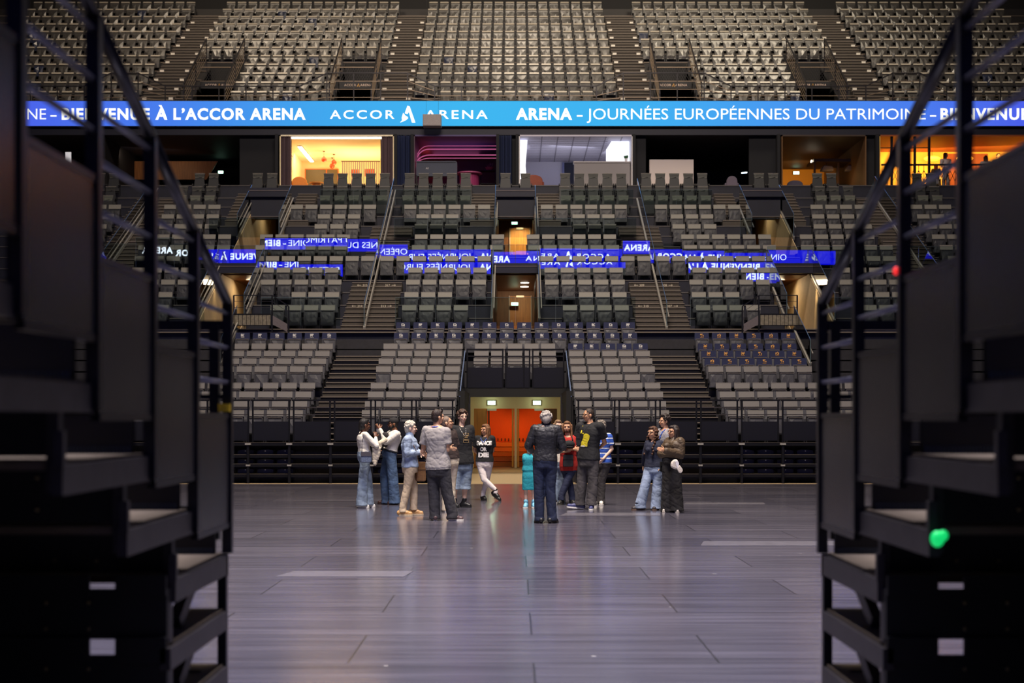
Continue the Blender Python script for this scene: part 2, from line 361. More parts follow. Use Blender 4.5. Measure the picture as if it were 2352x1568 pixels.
for i, s in enumerate((-1, 1)):
    d_ = empty(f'door_{i + 1}', (0, 0, 0)); struct(d_, 'open wooden double door under the exit sign')
    x0, x1 = sorted((s * 1.36, s * .92))
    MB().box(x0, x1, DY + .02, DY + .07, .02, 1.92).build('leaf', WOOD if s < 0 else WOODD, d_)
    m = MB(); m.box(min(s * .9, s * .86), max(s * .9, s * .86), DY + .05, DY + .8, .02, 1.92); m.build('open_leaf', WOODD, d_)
    x0, x1 = sorted((s * .06, s * .12)); MB().box(x0, x1, DY + .05, DY + .75, .02, 1.92).build('open_leaf', mat('door_edge', (214, 150, 60), .5), d_)
    x0, x1 = sorted((s * .62, s * .92)); MB().box(x0, x1, DY - .08, DY, 1.86, 1.93).build('door_closer', STEELP, d_)
spot('stairwell_lamp_west', (-.55, 48.0, 2.35), (-.75, 49.6, .5), 75, (1, .42, .10), 95, .9)
spot('stairwell_lamp_east', (.55, 48.0, 2.35), (.75, 49.6, .5), 75, (1, .42, .10), 95, .9)
area('portal_lamp', (0, 43.5, 2.28), (0, 43.9, 0), 1.6, 36, (1, .78, .48), .5)

def exit_sign(loc, w_, h_, s, label, group=None, up=True):
    r = empty('exit_sign', loc)
    MB().box(-w_ / 2 - .012, w_ / 2 + .012, 0, .05, -.012, h_ + .012).build('housing', mat('sign_housing', (200, 205, 195), .5), r)
    m = MB(); m.box(-w_ / 2, w_ / 2, -.008, .0, 0, h_); m.build('panel', glow('exit_white', (200, 255, 226), s), r)
    g = MB(); q = h_ * .8
    # running figure, arrow and doorway
    for ox in (-w_ * .36, w_ * .36):
        g.box(ox - .04 * w_, ox + .04 * w_, -.014, -.008, h_ * .12, h_ * .88)
    g.ball((0, -.011, h_ * .78), (h_ * .09, .004, h_ * .09), 8, 5)
    for a, b in (((0, .68), (-.06, .42)), ((-.06, .42), (.06, .28)), ((.06, .28), (.02, .1)), ((-.06, .42), (-.18, .22)), ((0, .64), (.14, .5)), ((0, .64), (-.14, .56))):
        g.bar((a[0] * h_ * 1.6, -.011, a[1] * h_), (b[0] * h_ * 1.6, -.011, b[1] * h_), .006, .09 * h_, up=(0, 1, 0))
    g.build('pictogram', glow('exit_green', (30, 190, 120), s * .5), r)
    tag(r, label, 'exit sign', group); return r
exit_sign((-.78, DY - .08, 2.06), .24, .12, 4.5, 'green lit exit sign above the open doors, behind the curly haired man', 'exit signs over the doors')
exit_sign((.70, DY - .08, 2.06), .24, .12, 4.5, 'green lit exit sign above the open doors, behind the man in dark jacket', 'exit signs over the doors')
point('exit_glow_west', (-.78, DY - .3, 2.12), 2.2, (.75, 1, .62), .05); point('exit_glow_east', (.70, DY - .3, 2.12), 2.2, (.75, 1, .62), .05)

# railing on the bridge over the portal, three leaves, and sloping glass edges beside the portal
r = empty('bridge_railing', (0, 40.38, 2.46))
xs = (-1.37, -.36, -.19, .33, .49, 1.37)
for a, b in ((-1.37, -.36), (-.28, .40), (.49, 1.37)):
    MB().box(a, b, -.02, .02, 1.08, 1.13).build('top_rail', BLACK, r)
    for z in (.92, .76): MB().box(a, b, -.01, .01, z - .012, z + .012).build('bar', RAILG, r)
    MB().box(a, b, -.008, .008, .02, .60).build('panel', MATS['smoked_panel'], r)
for x in (-1.37, -.36, -.28, .24, .40, .49, 1.37): MB().box(x - .022, x + .022, -.022, .022, -.2, 1.13).build('post', BLACK, r)
tag(r, 'black steel railing on the bridge over the orange doors', 'railing')
for s, nm in ((-1, 'behind the curly haired man'), (1, 'behind the bearded man in red')):
    r = empty('portal_glass_rail')
    p0 = Vector((s * 1.43, 36.4, 1.15)); p1 = Vector((s * 1.43, 40.3, 2.5)); u = Vector((0, 0, 1.02))
    m = MB(); hx = Vector((.006, 0, 0)); m.hexa([p0 - hx, p1 - hx, p1 + hx, p0 + hx, p0 - hx + u, p1 - hx + u, p1 + hx + u, p0 + hx + u]); m.build('pane', GLASS, r)
    MB().bar(p0 + u, p1 + u, .03, .03).build('edge_cap', mat('edge_cap_reflection', (150, 170, 215), .15, .6), r)  # blue reflection of the ribbon screen put into the cap colour
    tag(r, 'sloping glass rail with pale edge at the portal, ' + nm, 'glass rail')
# ---------------------------------------------------------------- middle tier (fixed rows with two levels of vomitories)
def MZ(j): return 4.35 + .5 * j
def MY(j): return 45.6 + .95 * j
VOM = [(-10.15, -8.70), (-.72, .72), (8.70, 10.15)]
def spans(cuts, lo=-26, hi=26):
    out = []; x = lo
    for a, b in sorted(cuts): out.append((x, a)); x = b
    out.append((x, hi)); return out
m = MB(); m.mi = 0
for j in range(14):
    y0 = MY(j) - .62; z = MZ(j) if j < 13 else 11.0; y1 = y0 + .97 if j < 13 else 58.2
    if j == 13: y0 = 57.33
    def slab(a, b, base):
        m.mi = 0; m.box(a, b, y0, y1 + .1, base, z); m.mi = 1; m.box(a, b, y0 - .02, y0 + .02, z - .03, z + .004)
    for a, b in spans(VOM): slab(a, b, 3.6)
    for a, b in VOM:
        if 3.6 < j < 4.5: m.mi = 0; m.box(a, b, y0, y1 + .1, 6.62, 6.92)
        elif 4.5 < j < 6.5: slab(a, b, 6.64)
        elif 6.5 < j < 9.5: m.mi = 0; m.box(a, b, y0, y1 + .1, 6.64, 7.55)
        elif j > 9.5: slab(a, b, 10.12)
for a, b in VOM: m.mi = 0; m.box(a, b, 44.95, 56, 3.6, 4.28)
struct(m.build('floor_tier_middle', [mat('tier_face', (24, 26, 43), .6, var=.15, noise_s=5), mat('tier_nosing', (88, 84, 84), .5)]))
# lintels of the vomitories, their linings, back walls and doors
m = MB()
for a, b in VOM:
    for (d, zt) in ((MY(4) - .66, 6.92), (MY(10) - .66, 10.42)):
        m.mi = 0; m.box(a - .03, b + .03, d - .10, d + .1, zt - .34, zt); m.mi = 1; m.box(a - .03, b + .03, d - .12, d - .08, zt - .12, zt - .10)
struct(m.build('trim_vomitory', [mat('lintel', (27, 28, 46), .5, var=.1), mat('lintel_edge', (110, 100, 100), .4)]))
WALN = mat('walnut_soffit', (122, 76, 40), .4, var=.25, noise_s=3, stretch=(1, 8, 8))
for i, (a, b) in enumerate(VOM):
    for lv, (z0, z1, y0, y1) in (('lower', (4.28, 6.60, 46.0, 55.6)), ('upper', (7.55, 10.08, 52.2, 60.2))):
        nm = ('west', 'central', 'east')[i] + '_' + lv
        for x, sg, sd in ((a, 1, 'west'), (b, -1, 'east')):
            xa, xb = sorted((x, x + sg * .02)); q = y0 - 1.0; m = MB()
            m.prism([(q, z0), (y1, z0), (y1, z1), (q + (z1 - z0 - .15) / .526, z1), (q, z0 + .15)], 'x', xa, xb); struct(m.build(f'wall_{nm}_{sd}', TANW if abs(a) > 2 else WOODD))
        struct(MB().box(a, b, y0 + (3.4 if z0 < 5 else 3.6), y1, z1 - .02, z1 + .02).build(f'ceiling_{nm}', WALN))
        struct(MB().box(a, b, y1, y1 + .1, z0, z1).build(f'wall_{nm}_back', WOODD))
n = 3
for a, b, z0, y in ((-.72, .72, 4.28, 55.58), (-.72, .72, 7.55, 60.18)):
    d_ = empty(f'door_{n}'); n += 1; struct(d_, 'wooden door at the back of the central passage')
    lo = .33 if z0 > 6 else .2
    MB().box(a + .5, b - .12, y - .05, y, z0, z0 + 2.1).build('leaf', WOOD, d_); MB().box(a + .46, a + .5, y - .06, y, z0, z0 + 2.12).build('frame', RIM, d_)
    MB().box(b - .12, b - .09, y - .06, y, z0, z0 + 2.12).build('frame', RIM, d_); MB().box(a + .55, a + .6, y - .1, y - .05, z0 + 1.0, z0 + 1.15).build('handle', STEELP, d_)
    MB().box(a + .75, a + 1.05, y - .12, y - .04, z0 + 2.04, z0 + 2.12).build('door_closer', STEELP, d_)
exit_sign((-.03, 55.0, 5.98), .26, .11, 5, 'green exit sign in the lower wooden passage above the navy covered seats', 'exit signs in the central passages')
exit_sign((-.04, 59.9, 9.98 - .2), .24, .10, 5, 'green exit sign over the bright wooden door of the upper passage', 'exit signs in the central passages')
spot('passage_lamp_upper', (.2, 59.2, 10.02), (.25, 60.1, 8.0), 420, (1, .72, .34), 100, .8)
area('passage_lamp_upper_near', (0, 57.0, 10.02), (0, 56.6, 7), .5, 22, (1, .70, .36), .5)
spot('passage_lamp_lower', (.1, 53.0, 6.5), (.0, 55.5, 4.6), 160, (1, .66, .36), 110, .8)
for i, y in enumerate((52.0, 53.6)):
    r = empty('ceiling_light', (.34, y, 6.57)); MB().tube((0, 0, 0), (0, 0, .03), .17, n=20).build('housing', WHITE, r); MB().tube((0, 0, -.012), (0, 0, 0), .15, n=20).build('diffuser', glow('downlight_white', (255, 246, 226), 6), r)
    tag(r, ('nearer' if i == 0 else 'deeper') + ' round ceiling light in the lower central passage', 'ceiling light', 'ceiling lights in the lower central passage')
for s in (-1, 1):
    area('vomitory_lamp_lower', (s * 9.4, 51.2, 6.52), (s * 9.6, 50.4, 4), .5, 22, (1, .78, .48), .5); area('vomitory_lamp_upper', (s * 9.4, 57.0, 10.02), (s * 9.6, 56, 7.5), .5, 22, (1, .74, .45), .5)
spot('wall_washer_east', (9.95, 47.9, 6.3), (10.1, 47.8, 4.4), 130, (1, .76, .40), 38, .5)
spot('wall_washer_west', (-9.95, 47.9, 6.3), (-10.1, 47.8, 4.4), 30, (1, .76, .40), 50, .6)

# stair flights of the middle tier
for s, nm in ((-1, 'west'), (1, 'east')):
    x0, x1 = sorted((s * 3.86, s * 5.56))
    o = steps('stairs_middle_' + nm, x0, x1, MY(0) - .68, MZ(0) - .12, 12, .95 / 3, .5 / 3, 'brown stair flight split by a glass rail, section numbers on two risers')
    steps('stairs_upper_' + nm, x0 + (.2 if s < 0 else 0), x1 - (.2 if s > 0 else 0), MY(5) - .68, MZ(5) - .12, 12, .95 / 3, .5 / 3, 'upper brown stair flight behind the glass balustrade')
    x0, x1 = sorted((s * .82, s * 1.72)); steps('stairs_suite_' + nm, x0, x1, MY(9) - .3, MZ(9) + .1, 10, .28, .155, 'short grey stair flight up to the lit rooms beside the upper passage')
    x0, x1 = sorted((s * 7.85, s * 8.62)); steps('stairs_room_' + nm, x0, x1, MY(9) - .3, MZ(9) + .1, 10, .28, .155, 'short dark stair flight beside the curtained room')
    x0, x1 = sorted((s * 10.25, s * 11.0)); steps('stairs_outer_' + nm, x0, x1, MY(9) - .3, MZ(9) + .1, 10, .28, .155, 'short dark stair flight beyond the side passage')
    x0, x1 = sorted((s * 13.4, s * 14.9)); steps('stairs_far_' + nm, x0, x1, MY(0) - .68, MZ(0) - .12, 36, .95 / 3, .5 / 3, 'outermost brown stair flight with a sloping glass rail')
    # section numbers printed on the risers
    NUM = mat('riser_print', (226, 214, 196), .6)
    for k, yy, pair in ((6, 0, ('314', '313') if s < 0 else ('310', '307')), (11, 1, ('315', '317') if s < 0 else ('309', '308'))):
        y = MY(0) - .68 + .95 / 3 * k - .012; z = MZ(0) - .12 + .5 / 3 * k + .04
        for t, (txt, xx) in enumerate(zip(pair, (x0, x1) if False else (s * 4.71 - .55, s * 4.71 + .28))):
            me = text_mesh(txt, .16, .075); me.materials.append(NUM); q = link('number', me, o); q.location = (xx + (.06 if t == 0 else 0), y, z)
            a = MB(); ax = xx - .12 if t == 0 else xx + .22
            a.box(ax, ax + .13, -.004, 0, .03, .043)
            e = ax if t == 0 else ax + .13; dd = .035 if t == 0 else -.035
            a.bar((e, -.002, .036), (e + dd, -.002, .066), .012, .004, up=(0, 1, 0)); a.bar((e, -.002, .036), (e + dd, -.002, .006), .012, .004, up=(0, 1, 0))
            q = a.build('arrow', NUM, o); q.location = (0, y, z)

# ---------------------------------------------------------------- upper tier (balcony)
def UZ(u): return 15.43 - .88 + .634 * u
def UY(u): return 60.0 + 1.0 * u
UV = [(-13.75, -12.15), (-7.70, -6.05), (6.05, 7.70), (12.15, 13.75)]
m = MB()
for u in range(12):
    y0 = UY(u) - .62; z = UZ(u)
    for a, b in (spans(UV) if u < 5 else [(-27, 27)]):
        m.mi = 0; m.box(a, b, y0, y0 + 1.2, z - .8, z); m.mi = 1; m.box(a, b, y0 - .02, y0 + .02, z - .03, z + .004)
m.mi = 0; m.box(-27, 27, 58.7, 72.4, 13.46, 13.62); m.box(-27, 27, 58.7, 60, 13.62, 14.5)
m.box(-27, 27, 71.6, 72.4, 13.6, 22.2)
struct(m.build('floor_tier_upper', [mat('upper_face', (38, 35, 36), .6, var=.15), mat('upper_nosing', (120, 106, 96), .5)]))
for s, nm in ((-1, 'west'), (1, 'east')):
    for (a, b, q) in ((4.40, 5.78, 'inner'), (14.45, 15.85, 'outer')):
        x0, x1 = sorted((s * a, s * b))
        o = steps(f'stairs_balcony_{q}_{nm}', x0, x1, UY(0) - 1.1, UZ(0) - .38, 34, 1 / 3, .634 / 3, 'brown balcony stair flight with small white step markers')
        m = MB()
        for k in range(1, 34, 3):
            y = UY(0) - 1.1 + k / 3; z = UZ(0) - .38 + .634 / 3 * k
            for xx in (x0 + .05, x1 - .23): m.box(xx, xx + .18, y - .045, y - .03, z + .02, z + .17)
        m.build('step_marker', TAG, o)
for i, (a, b) in enumerate(UV):
    for xx, sd in ((a - .06, 'west'), (b, 'east')): struct(MB().prism([(59.0, 13.7), (64.4, 13.7), (64.4, 17.5), (59.2, 14.4)], 'x', xx, xx + .06).build(f'wall_balcony_{sd}', MATTE))
    struct(MB().box(a, b, 64.2, 64.4, 13.6, 17.6).build('wall_balcony_end', MATTE))
    struct(MB().box(a, b, 62.1, 64.2, 16.0, 16.32).build('ceiling_balcony_passage', mat('sign_band', (30, 30, 34), .5)))
def compass_a(parent, x, y, z, h, m_, m2=None, depth=.01):
    """the leaning letter-like emblem: a slim left wing with a swoosh and a solid right leg"""
    k = h
    w1 = [(-.02, 1.0), (.10, .96), (.44, 0), (.24, 0), (.06, .62), (.0, .62)]
    w2 = [(-.02, 1.0), (-.12, .74), (-.18, .55), (-.02, .50), (.05, .64)]
    w3 = [(-.28, .58), (-.16, .42), (.0, .32), (.0, .24), (-.12, .14), (-.30, .06), (-.46, .0), (-.42, .06), (-.34, .12), (-.36, .3)]
    b = MB()
    for q in (w1, w2, w3): b.prism([(x + px * k, z + pz * k) for px, pz in q], 'y', y - depth, y)
    return b.build('emblem', m_, parent)
SIGNW = mat('sign_letters', (214, 190, 176), .5); GOLD = mat('sign_gold', (196, 150, 84), .4, .5)
for i, (a, b) in enumerate(UV):
    r = empty('passage_sign', ((a + b) / 2, 62.09, 16.1)); MB().box(-(b - a) / 2 + .02, (b - a) / 2 - .02, -.02, 0, -.10, .20).build('board', mat('sign_board', (34, 33, 38), .5), r)
    lettering('ACCOR', (-.60, -.021, 0), .52, .105, SIGNW, r, .02, 1.15); lettering('ARENA', (.10, -.021, 0), .52, .105, SIGNW, r, .02, 1.15)
    compass_a(r, .02, -.02, -.03, .15, GOLD)
    tag(r, 'dark passage sign with pale lettering, ' + ('westernmost balcony passage', 'balcony passage above the amber room', 'balcony passage above the white banner', 'easternmost balcony passage')[i], 'sign', 'passage signs of the balcony')
    # side rails and mesh front over each passage
    r = empty('passage_railing', ((a + b) / 2, 0, 0)); hw = (b - a) / 2 + .05
    for s in (-1, 1):
        p = [Vector((s * hw, UY(-1) + .2, 14.5)), Vector((s * hw, UY(4) - .5, 17.5))]
        MB().bar(p[0] + Vector((0, 0, 1.05)), p[1] + Vector((0, 0, 1.05)), .05, .05).build('handrail', RAILG, r)
        for k in range(5):
            f = .16 + k * .18; MB().bar(p[0] + Vector((0, 0, f)), p[1] + Vector((0, 0, f)), .02, .02).build('bar', RAILT, r)
        for t in (0, .5, 1): q = p[0].lerp(p[1], t); MB().box(q.x - .025, q.x + .025, q.y - .03, q.y + .03, q.z - .5, q.z + 1.05).build('post', RAILG, r)
    zz = 16.36; y = 62.3
    for z in (zz, zz + .62): MB().box(-hw, hw, y - .02, y + .02, z - .02, z + .02).build('rail', RAILT, r)
    for z in (zz + .86, zz + 1.05): MB().box(-hw, hw, y - .012, y + .012, z - .012, z + .012).build('bar', RAILG, r)
    g = MB(); nn = 16
    for k in range(nn + 6):
        for sg in (-1, 1):
            xA = -hw + 2 * hw * (k - 3) / nn; xB = xA + sg * .36; zA, zB = zz, zz + .6
            if xA < -hw or xA > hw or xB < -hw or xB > hw: continue
            g.bar((xA, y, zA), (xB, y, zB), .012, .012, up=(0, 1, 0))
    g.build('mesh_panel', RAILG, r)
    tag(r, 'stepped steel railing around the ' + ('westernmost balcony passage', 'balcony passage above the amber room', 'balcony passage above the white banner', 'easternmost balcony passage')[i], 'railing', 'railings of the balcony passages')

# balcony front railing: posts every 1.12 m, the top steps up in front of the stairs
r = empty('front_railing', (0, 58.85, 14.55)); rt = MB()
lowz, hiz = 0.80, 1.34
bays = []; x = -22.3
def level(x):
    ax = abs(x)
    return hiz if (3.95 < ax < 8.2 or 15.3 < ax < 17.6) else lowz
while x < 22.4:
    z0, z1 = level(x), level(x + 1.115)
    MB().box(x - .022, x + .022, -.022, .022, -.1, level(x) if level(x) > 1 else lowz).build('post', RAILG, r)
    MB().bar((x, 0, z0), (x + 1.115, 0, z1), .05, .045).build('top_rail', RAILG, r)
    for f in (.25, .5, .75): MB().bar((x, 0, z0 * f), (x + 1.115, 0, z1 * f), .026, .026).build('bar', RAILT, r) if f != .75 or z0 > 1 else None
    x += 1.115
tag(r, 'dark steel railing along the balcony front above the blue screen', 'railing')

# ---------------------------------------------------------------- blue screen ring (front stretch and the stretch opposite)
def screen_mat(name, ramp, s, scale):
    m = bpy.data.materials.new(name); m.use_nodes = True; MATS[name] = m; nt = m.node_tree; b = nt.nodes['Principled BSDF']
    tc = nt.nodes.new('ShaderNodeTexCoord'); sp = nt.nodes.new('ShaderNodeSeparateXYZ'); nt.links.new(tc.outputs['Object'], sp.inputs[0])
    mr = nt.nodes.new('ShaderNodeMapRange'); mr.inputs[1].default_value = -scale; mr.inputs[2].default_value = scale; nt.links.new(sp.outputs[0], mr.inputs[0])
    r = nt.nodes.new('ShaderNodeValToRGB'); e = r.color_ramp.elements
    while len(e) < len(ramp): e.new(.5)
    for k, (p, c) in enumerate(ramp): e[k].position = p; e[k].color = (*c, 1)
    nt.links.new(mr.outputs[0], r.inputs[0]); nt.links.new(r.outputs[0], b.inputs['Emission Color']); b.inputs['Emission Strength'].default_value = s
    b.inputs['Base Color'].default_value = (.01, .01, .01, 1); b.inputs['Roughness'].default_value = .8
    return m
SCR = screen_mat('screen_blue', [(0, (.065, .11, .82)), (.16, (.05, .20, .84)), (.30, (.03, .36, .84)), (.45, (.022, .45, .86)), (.62, (.022, .42, .87)), (.80, (.05, .26, .86)), (1, (.065, .11, .82))], 1.0, 21)
LETW = glow('screen_white', (245, 250, 250), .95)
D_ = 58.5
def screen(name, y, facing, mat_bg, mat_let, map_x, d_ref, zs, label):
    r = empty(name, (0, y, 0)); s = facing
    z0, z1 = zs
    MB().box(-24, 24, min(0, -s * .25) if s < 0 else -.25, .25 if s < 0 else 0, z0 - .03, z1 + .03).build('housing', MATTE, r) if False else None
    MB().box(-24, 24, .02 if s < 0 else -.25, .25 if s < 0 else -.02, z0 - .03, z1 + .03).build('housing', MATTE, r)
    MB().box(-23.9, 23.9, -.0 if s < 0 else -.02, .02 if s < 0 else .0, z0, z1).build('display', mat_bg, r)
    h = (z1 - z0); cap = h * .46; zb = z0 + h * .26
    # body, first pixel, last pixel in the frame, boldness
    for body, a, b, bold in (('OINE', 22, 106, -.004), ('-', 116, 130, .0), ('BIENVENUE À L’ACCOR ARENA', 142, 702, .034), ('ARENA', 1185, 1314, .036), ('-', 1325, 1338, 0), ('JOURNÉES EUROPÉENNES DU PATRIMOINE', 1348, 2126, -.004), ('-', 2136, 2150, 0), ('BIENVENUE À L’ACCOR ARENA', 2160, 2720, .034)):
        xa, xb = map_x(a), map_x(b); wd = abs(xb - xa)
        if abs(xa) > 23.5 or abs(xb) > 30: continue
        o = lettering(body, (xa, s * .012 if s < 0 else .012, zb), wd, cap, mat_let, r, bold, 1.14 if bold > .01 else 1.0, s > 0)
    for body, a, b in (('ACCOR', 758, 906), ('ARENA', 976, 1120)):
        xa, xb = map_x(a), map_x(b); lettering(body, (xa, s * .012, zb + cap * .06), abs(xb - xa), cap * .78, mat_let, r, .010, 1.28, s > 0)
    e = compass_a(r, 0, 0, 0, h * .68, mat_let); e.location = (map_x(937), s * .012, z0 + h * .13)
    if s > 0: e.rotation_euler = (0, 0, math.pi)
    tag(r, label, 'screen'); return r
ZS = (PZ(289, D_), PZ(232, D_))
screen('ribbon_screen', D_, -1, SCR, LETW, lambda p: (p - CX) * D_ / F, D_, ZS, 'long blue ribbon screen with white welcome lettering under the balcony')
OPP = -8.6
SCR2 = mat('screen_deep_blue', (10, 14, 196), .8, 0, 11.5, (6, 9, 188), var=0); LETW2 = glow('screen_white_far', (226, 238, 255), 11)
kx = F / (2 * 50.4 - OPP)
screen('ribbon_screen_opposite', OPP, 1, SCR2, LETW2, lambda p: (1400 - (p - 758) * .534 - CX) / kx, 50, ZS, 'opposite stretch of the ribbon screen, seen mirrored in the glass balustrades')
m = MB(); m.box(-27, 27, -13, -8.75, 13.5, 14.6); struct(m.build('floor_tier_opposite', MATTE))
# grey loudspeaker box hanging in front of the screen
r = empty('hanging_loudspeaker', P(992, 289, 57.6)); hw = 21 * 57.6 / F
MB().box(-hw, hw, 0, .5, 0, 27 * 57.6 / F).build('cabinet', mat('grey_box', (150, 143, 145), .7, var=.06), r, bevel=.01)
MB().box(-hw + .03, hw - .03, -.012, 0, .03, 27 * 57.6 / F - .03).build('grille', mat('grey_grille', (160, 153, 155), .8), r)
for s in (-1, 1): MB().tube((s * .25, .3, 27 * 57.6 / F), (s * .25, .3, 40 - P(992, 289, 57.6).z), .004, n=5).build('cable', BLACK, r)
tag(r, 'plain grey box hanging in front of the blue screen beside the emblem', 'loudspeaker')
# ---------------------------------------------------------------- seats
def facet(mb, x0, x1, z0, z1, y, amp, nx, nz, rnd, lean=0.):
    """a crumpled, faceted sheet facing -y"""
    vs = []
    for k in range(nz + 1):
        for i in range(nx + 1):
            ex = i in (0, nx); ez = k in (0, nz)
            jx = 0 if ex else rnd.uniform(-.3, .3); jz = 0 if ez else rnd.uniform(-.3, .3)
            t = (k + jz) / nz
            vs.append((x0 + (x1 - x0) * (i + jx) / nx, y + lean * t - (0 if (ex or ez) else rnd.uniform(.1, 1) * amp), z0 + (z1 - z0) * t))
    fs = []
    for k in range(nz):
        for i in range(nx):
            a = k * (nx + 1) + i; b = a + 1; c = a + nx + 2; d = a + nx + 1
            fs += [(a, b, c), (a, c, d)] if (i + k) % 2 else [(a, b, d), (b, c, d)]
    mb.add(vs, fs)
def seat_frame_mesh(name, w=.42, sh=FRAME):
    m = MB(); h = w / 2
    m.hexa([(-h + .01, -.02, .26), (h - .01, -.02, .26), (h - .01, .02, .26), (-h + .01, .02, .26), (-h + .01, .0, .72), (h - .01, .0, .72), (h - .01, .04, .72), (-h + .01, .04, .72)])
    for s in (-1, 1):
        x = s * (h + .012)
        m.box(x - .014, x + .014, -.10, .0, 0, .50); m.box(x - .02, x + .02, -.20, .02, .40, .50); m.tube((x - s * .03, -.16, .46), (x + .02 * s, -.16, .46), .018, n=6)
    return m.mesh(name, sh)
def back_mesh(name, mt, rim, w=.42, z0=.728, z1=.885):
    m = MB(); h = w / 2
    m.hexa([(-h, -.035, z0), (h, -.035, z0), (h, -.005, z0), (-h, -.005, z0), (-h, .005, z1), (h, .005, z1), (h, .035, z1), (-h, .035, z1)])
    m.mi = 1; m.box(-h, h, .0, .036, z1, z1 + .006)
    return m.mesh(name, [mt, rim])
def pan_mesh(name, mt, rim, rnd, w=.42, amp=.02, nx=4, nz=3, z0=.28, z1=.69):
    m = MB(); h = w / 2 - .02
    m.mi = 0; facet(m, -h + .02, h - .02, z0 + .02, z1 - .03, -.155, amp, nx, nz, rnd, .07)
    m.mi = 2; m.hexa([(-h, -.15, z0), (h, -.15, z0), (h, -.10, z0), (-h, -.10, z0), (-h, -.08, z1), (h, -.08, z1), (h, -.05, z1), (-h, -.05, z1)])
    m.mi = 1; m.bar((-h, -.085, z1), (h, -.085, z1), .035, .022)
    m.mi = 2
    for s in (-1, 1): m.bar((s * h, -.155, z0), (s * h, -.085, z1), .03, .03)
    return m.mesh(name, [mt, rim, mat('pan_border', (44, 44, 52), .5)], fix=False)
rr = random.Random(11)
LOW = dict(frame=seat_frame_mesh('folding_seat'), back=back_mesh('backrest', GREY, RIM), pans=[pan_mesh('seat', PAN, mat('pan_rim', (112, 106, 106), .45), rr) for _ in range(3)])
MID = dict(frame=seat_frame_mesh('stadium_seat', .45), back=back_mesh('backrest', mat('headrest_grey', (124, 122, 117), .6, var=.05), RIM, .455, .735, .895), pans=[pan_mesh('seat', PANM, mat('pan_rim_dim', (70, 70, 74), .5), rr, .455, .014, 5, 4, .22, .71) for _ in range(3)])
def cover_mesh():
    m = MB(); h = .222
    m.hexa([(-h, -.045, .66), (h, -.045, .66), (h, .02, .66), (-h, .02, .66), (-h + .01, -.012, .892), (h - .01, -.012, .892), (h - .01, .045, .892), (-h + .01, .045, .892)])
    return m.mesh('cover', NAVY)
def badge_mesh(rnd, mt):
    m = MB(); x0 = -.05
    for i in range(4):
        for k in range(4):
            if rnd.random() < .72: m.box(x0 + i * .025, x0 + i * .025 + .027, -.042, -.036, .775 + k * .02, .775 + k * .02 + .021)
    m.box(-.055, .055, -.043, -.037, .742, .750)
    return m.mesh('badge', mt)
COV = cover_mesh(); BADW = [badge_mesh(rr, mat('badge_white', (216, 214, 214), .5)) for _ in range(3)]; BADO = [badge_mesh(rr, mat('badge_orange', (226, 168, 96), .5)) for _ in range(3)]
def suite_meshes():
    m = MB(); pr = [(-.205, .90), (-.195, .80), (-.178, .70), (-.19, .66)]
    for k in range(7):                       # ribbed mesh headrest, drawn in at the waist
        t0 = k / 7; t1 = (k + 1) / 7; z1 = .90 - .22 * t0; z0 = .90 - .22 * t1
        h1 = .205 - .028 * t0; h0 = .205 - .028 * t1; y1 = .03 - .05 * t0; y0 = .03 - .05 * t1; b = .014 if k % 2 else 0
        m.hexa([(-h0, y0 - b, z0), (h0, y0 - b, z0), (h0, y0 + .02, z0), (-h0, y0 + .02, z0), (-h1, y1 - .004, z1), (h1, y1 - .004, z1), (h1, y1 + .02, z1), (-h1, y1 + .02, z1)])
    m.bar((-.11, -.03, .70), (.08, -.018, .745), .014, .014)
    m.mi = 1; m.bar((-.205, .028, .90), (.205, .028, .90), .03, .012)
    head = m.mesh('headrest', [SUITE, RIM])
    m = MB(); m.hexa([(-.225, -.10, .18), (.225, -.10, .18), (.225, -.02, .18), (-.225, -.02, .18), (-.185, -.035, .68), (.185, -.035, .68), (.185, .01, .68), (-.185, .01, .68)])
    shell = m.mesh('seat', SUITEB)
    m = MB()
    for s in (-1, 1): m.box(s * .245 - .02, s * .245 + .02, -.2, .02, .36, .46); m.box(s * .245 - .012, s * .245 + .012, -.1, .0, 0, .36); m.tube((s * .245 - .03, -.21, .40), (s * .245 + .02, -.21, .40), .016, n=6)
    m.box(-.24, .24, -.06, .0, .12, .17); fr = m.mesh('suite_seat', FRAME)
    return fr, head, shell
SU = suite_meshes(); SUL = list(SU); h_ = SU[1].copy(); h_.materials[0] = mat('suite_headrest_lit', (84, 88, 82), .5, var=.1); SUL[1] = h_  # front row headrests: the light on that row put into a paler colour
def balcony_meshes(mt):
    fr = MB()
    for s in (-1, 1): fr.box(s * .235 - .02, s * .235 + .02, -.14, .02, .10, .5)
    fr.box(-.2, .2, -.01, .04, .2, .7); fr = fr.mesh('balcony_seat', FRAME)
    m = MB(); m.mi = 0; facet(m, -.21, .21, .64, .80, -.02, .02, 3, 1, rr, .035)
    m.mi = 1; m.hexa([(-.212, -.02, .80), (.212, -.02, .80), (.212, .045, .80), (-.212, .045, .80), (-.205, .02, .875), (.205, .02, .875), (.205, .055, .875), (-.205, .055, .875)]); bk = m.mesh('backrest', [mt, UPR], fix=False)
    m = MB(); facet(m, -.2, .2, .26, .72, -.15, .055, 4, 3, rr, .09); pn = m.mesh('seat', mt, fix=False)
    return fr, bk, pn
BAL = [balcony_meshes(UPG) for _ in range(3)]; BALB = balcony_meshes(UPG2)

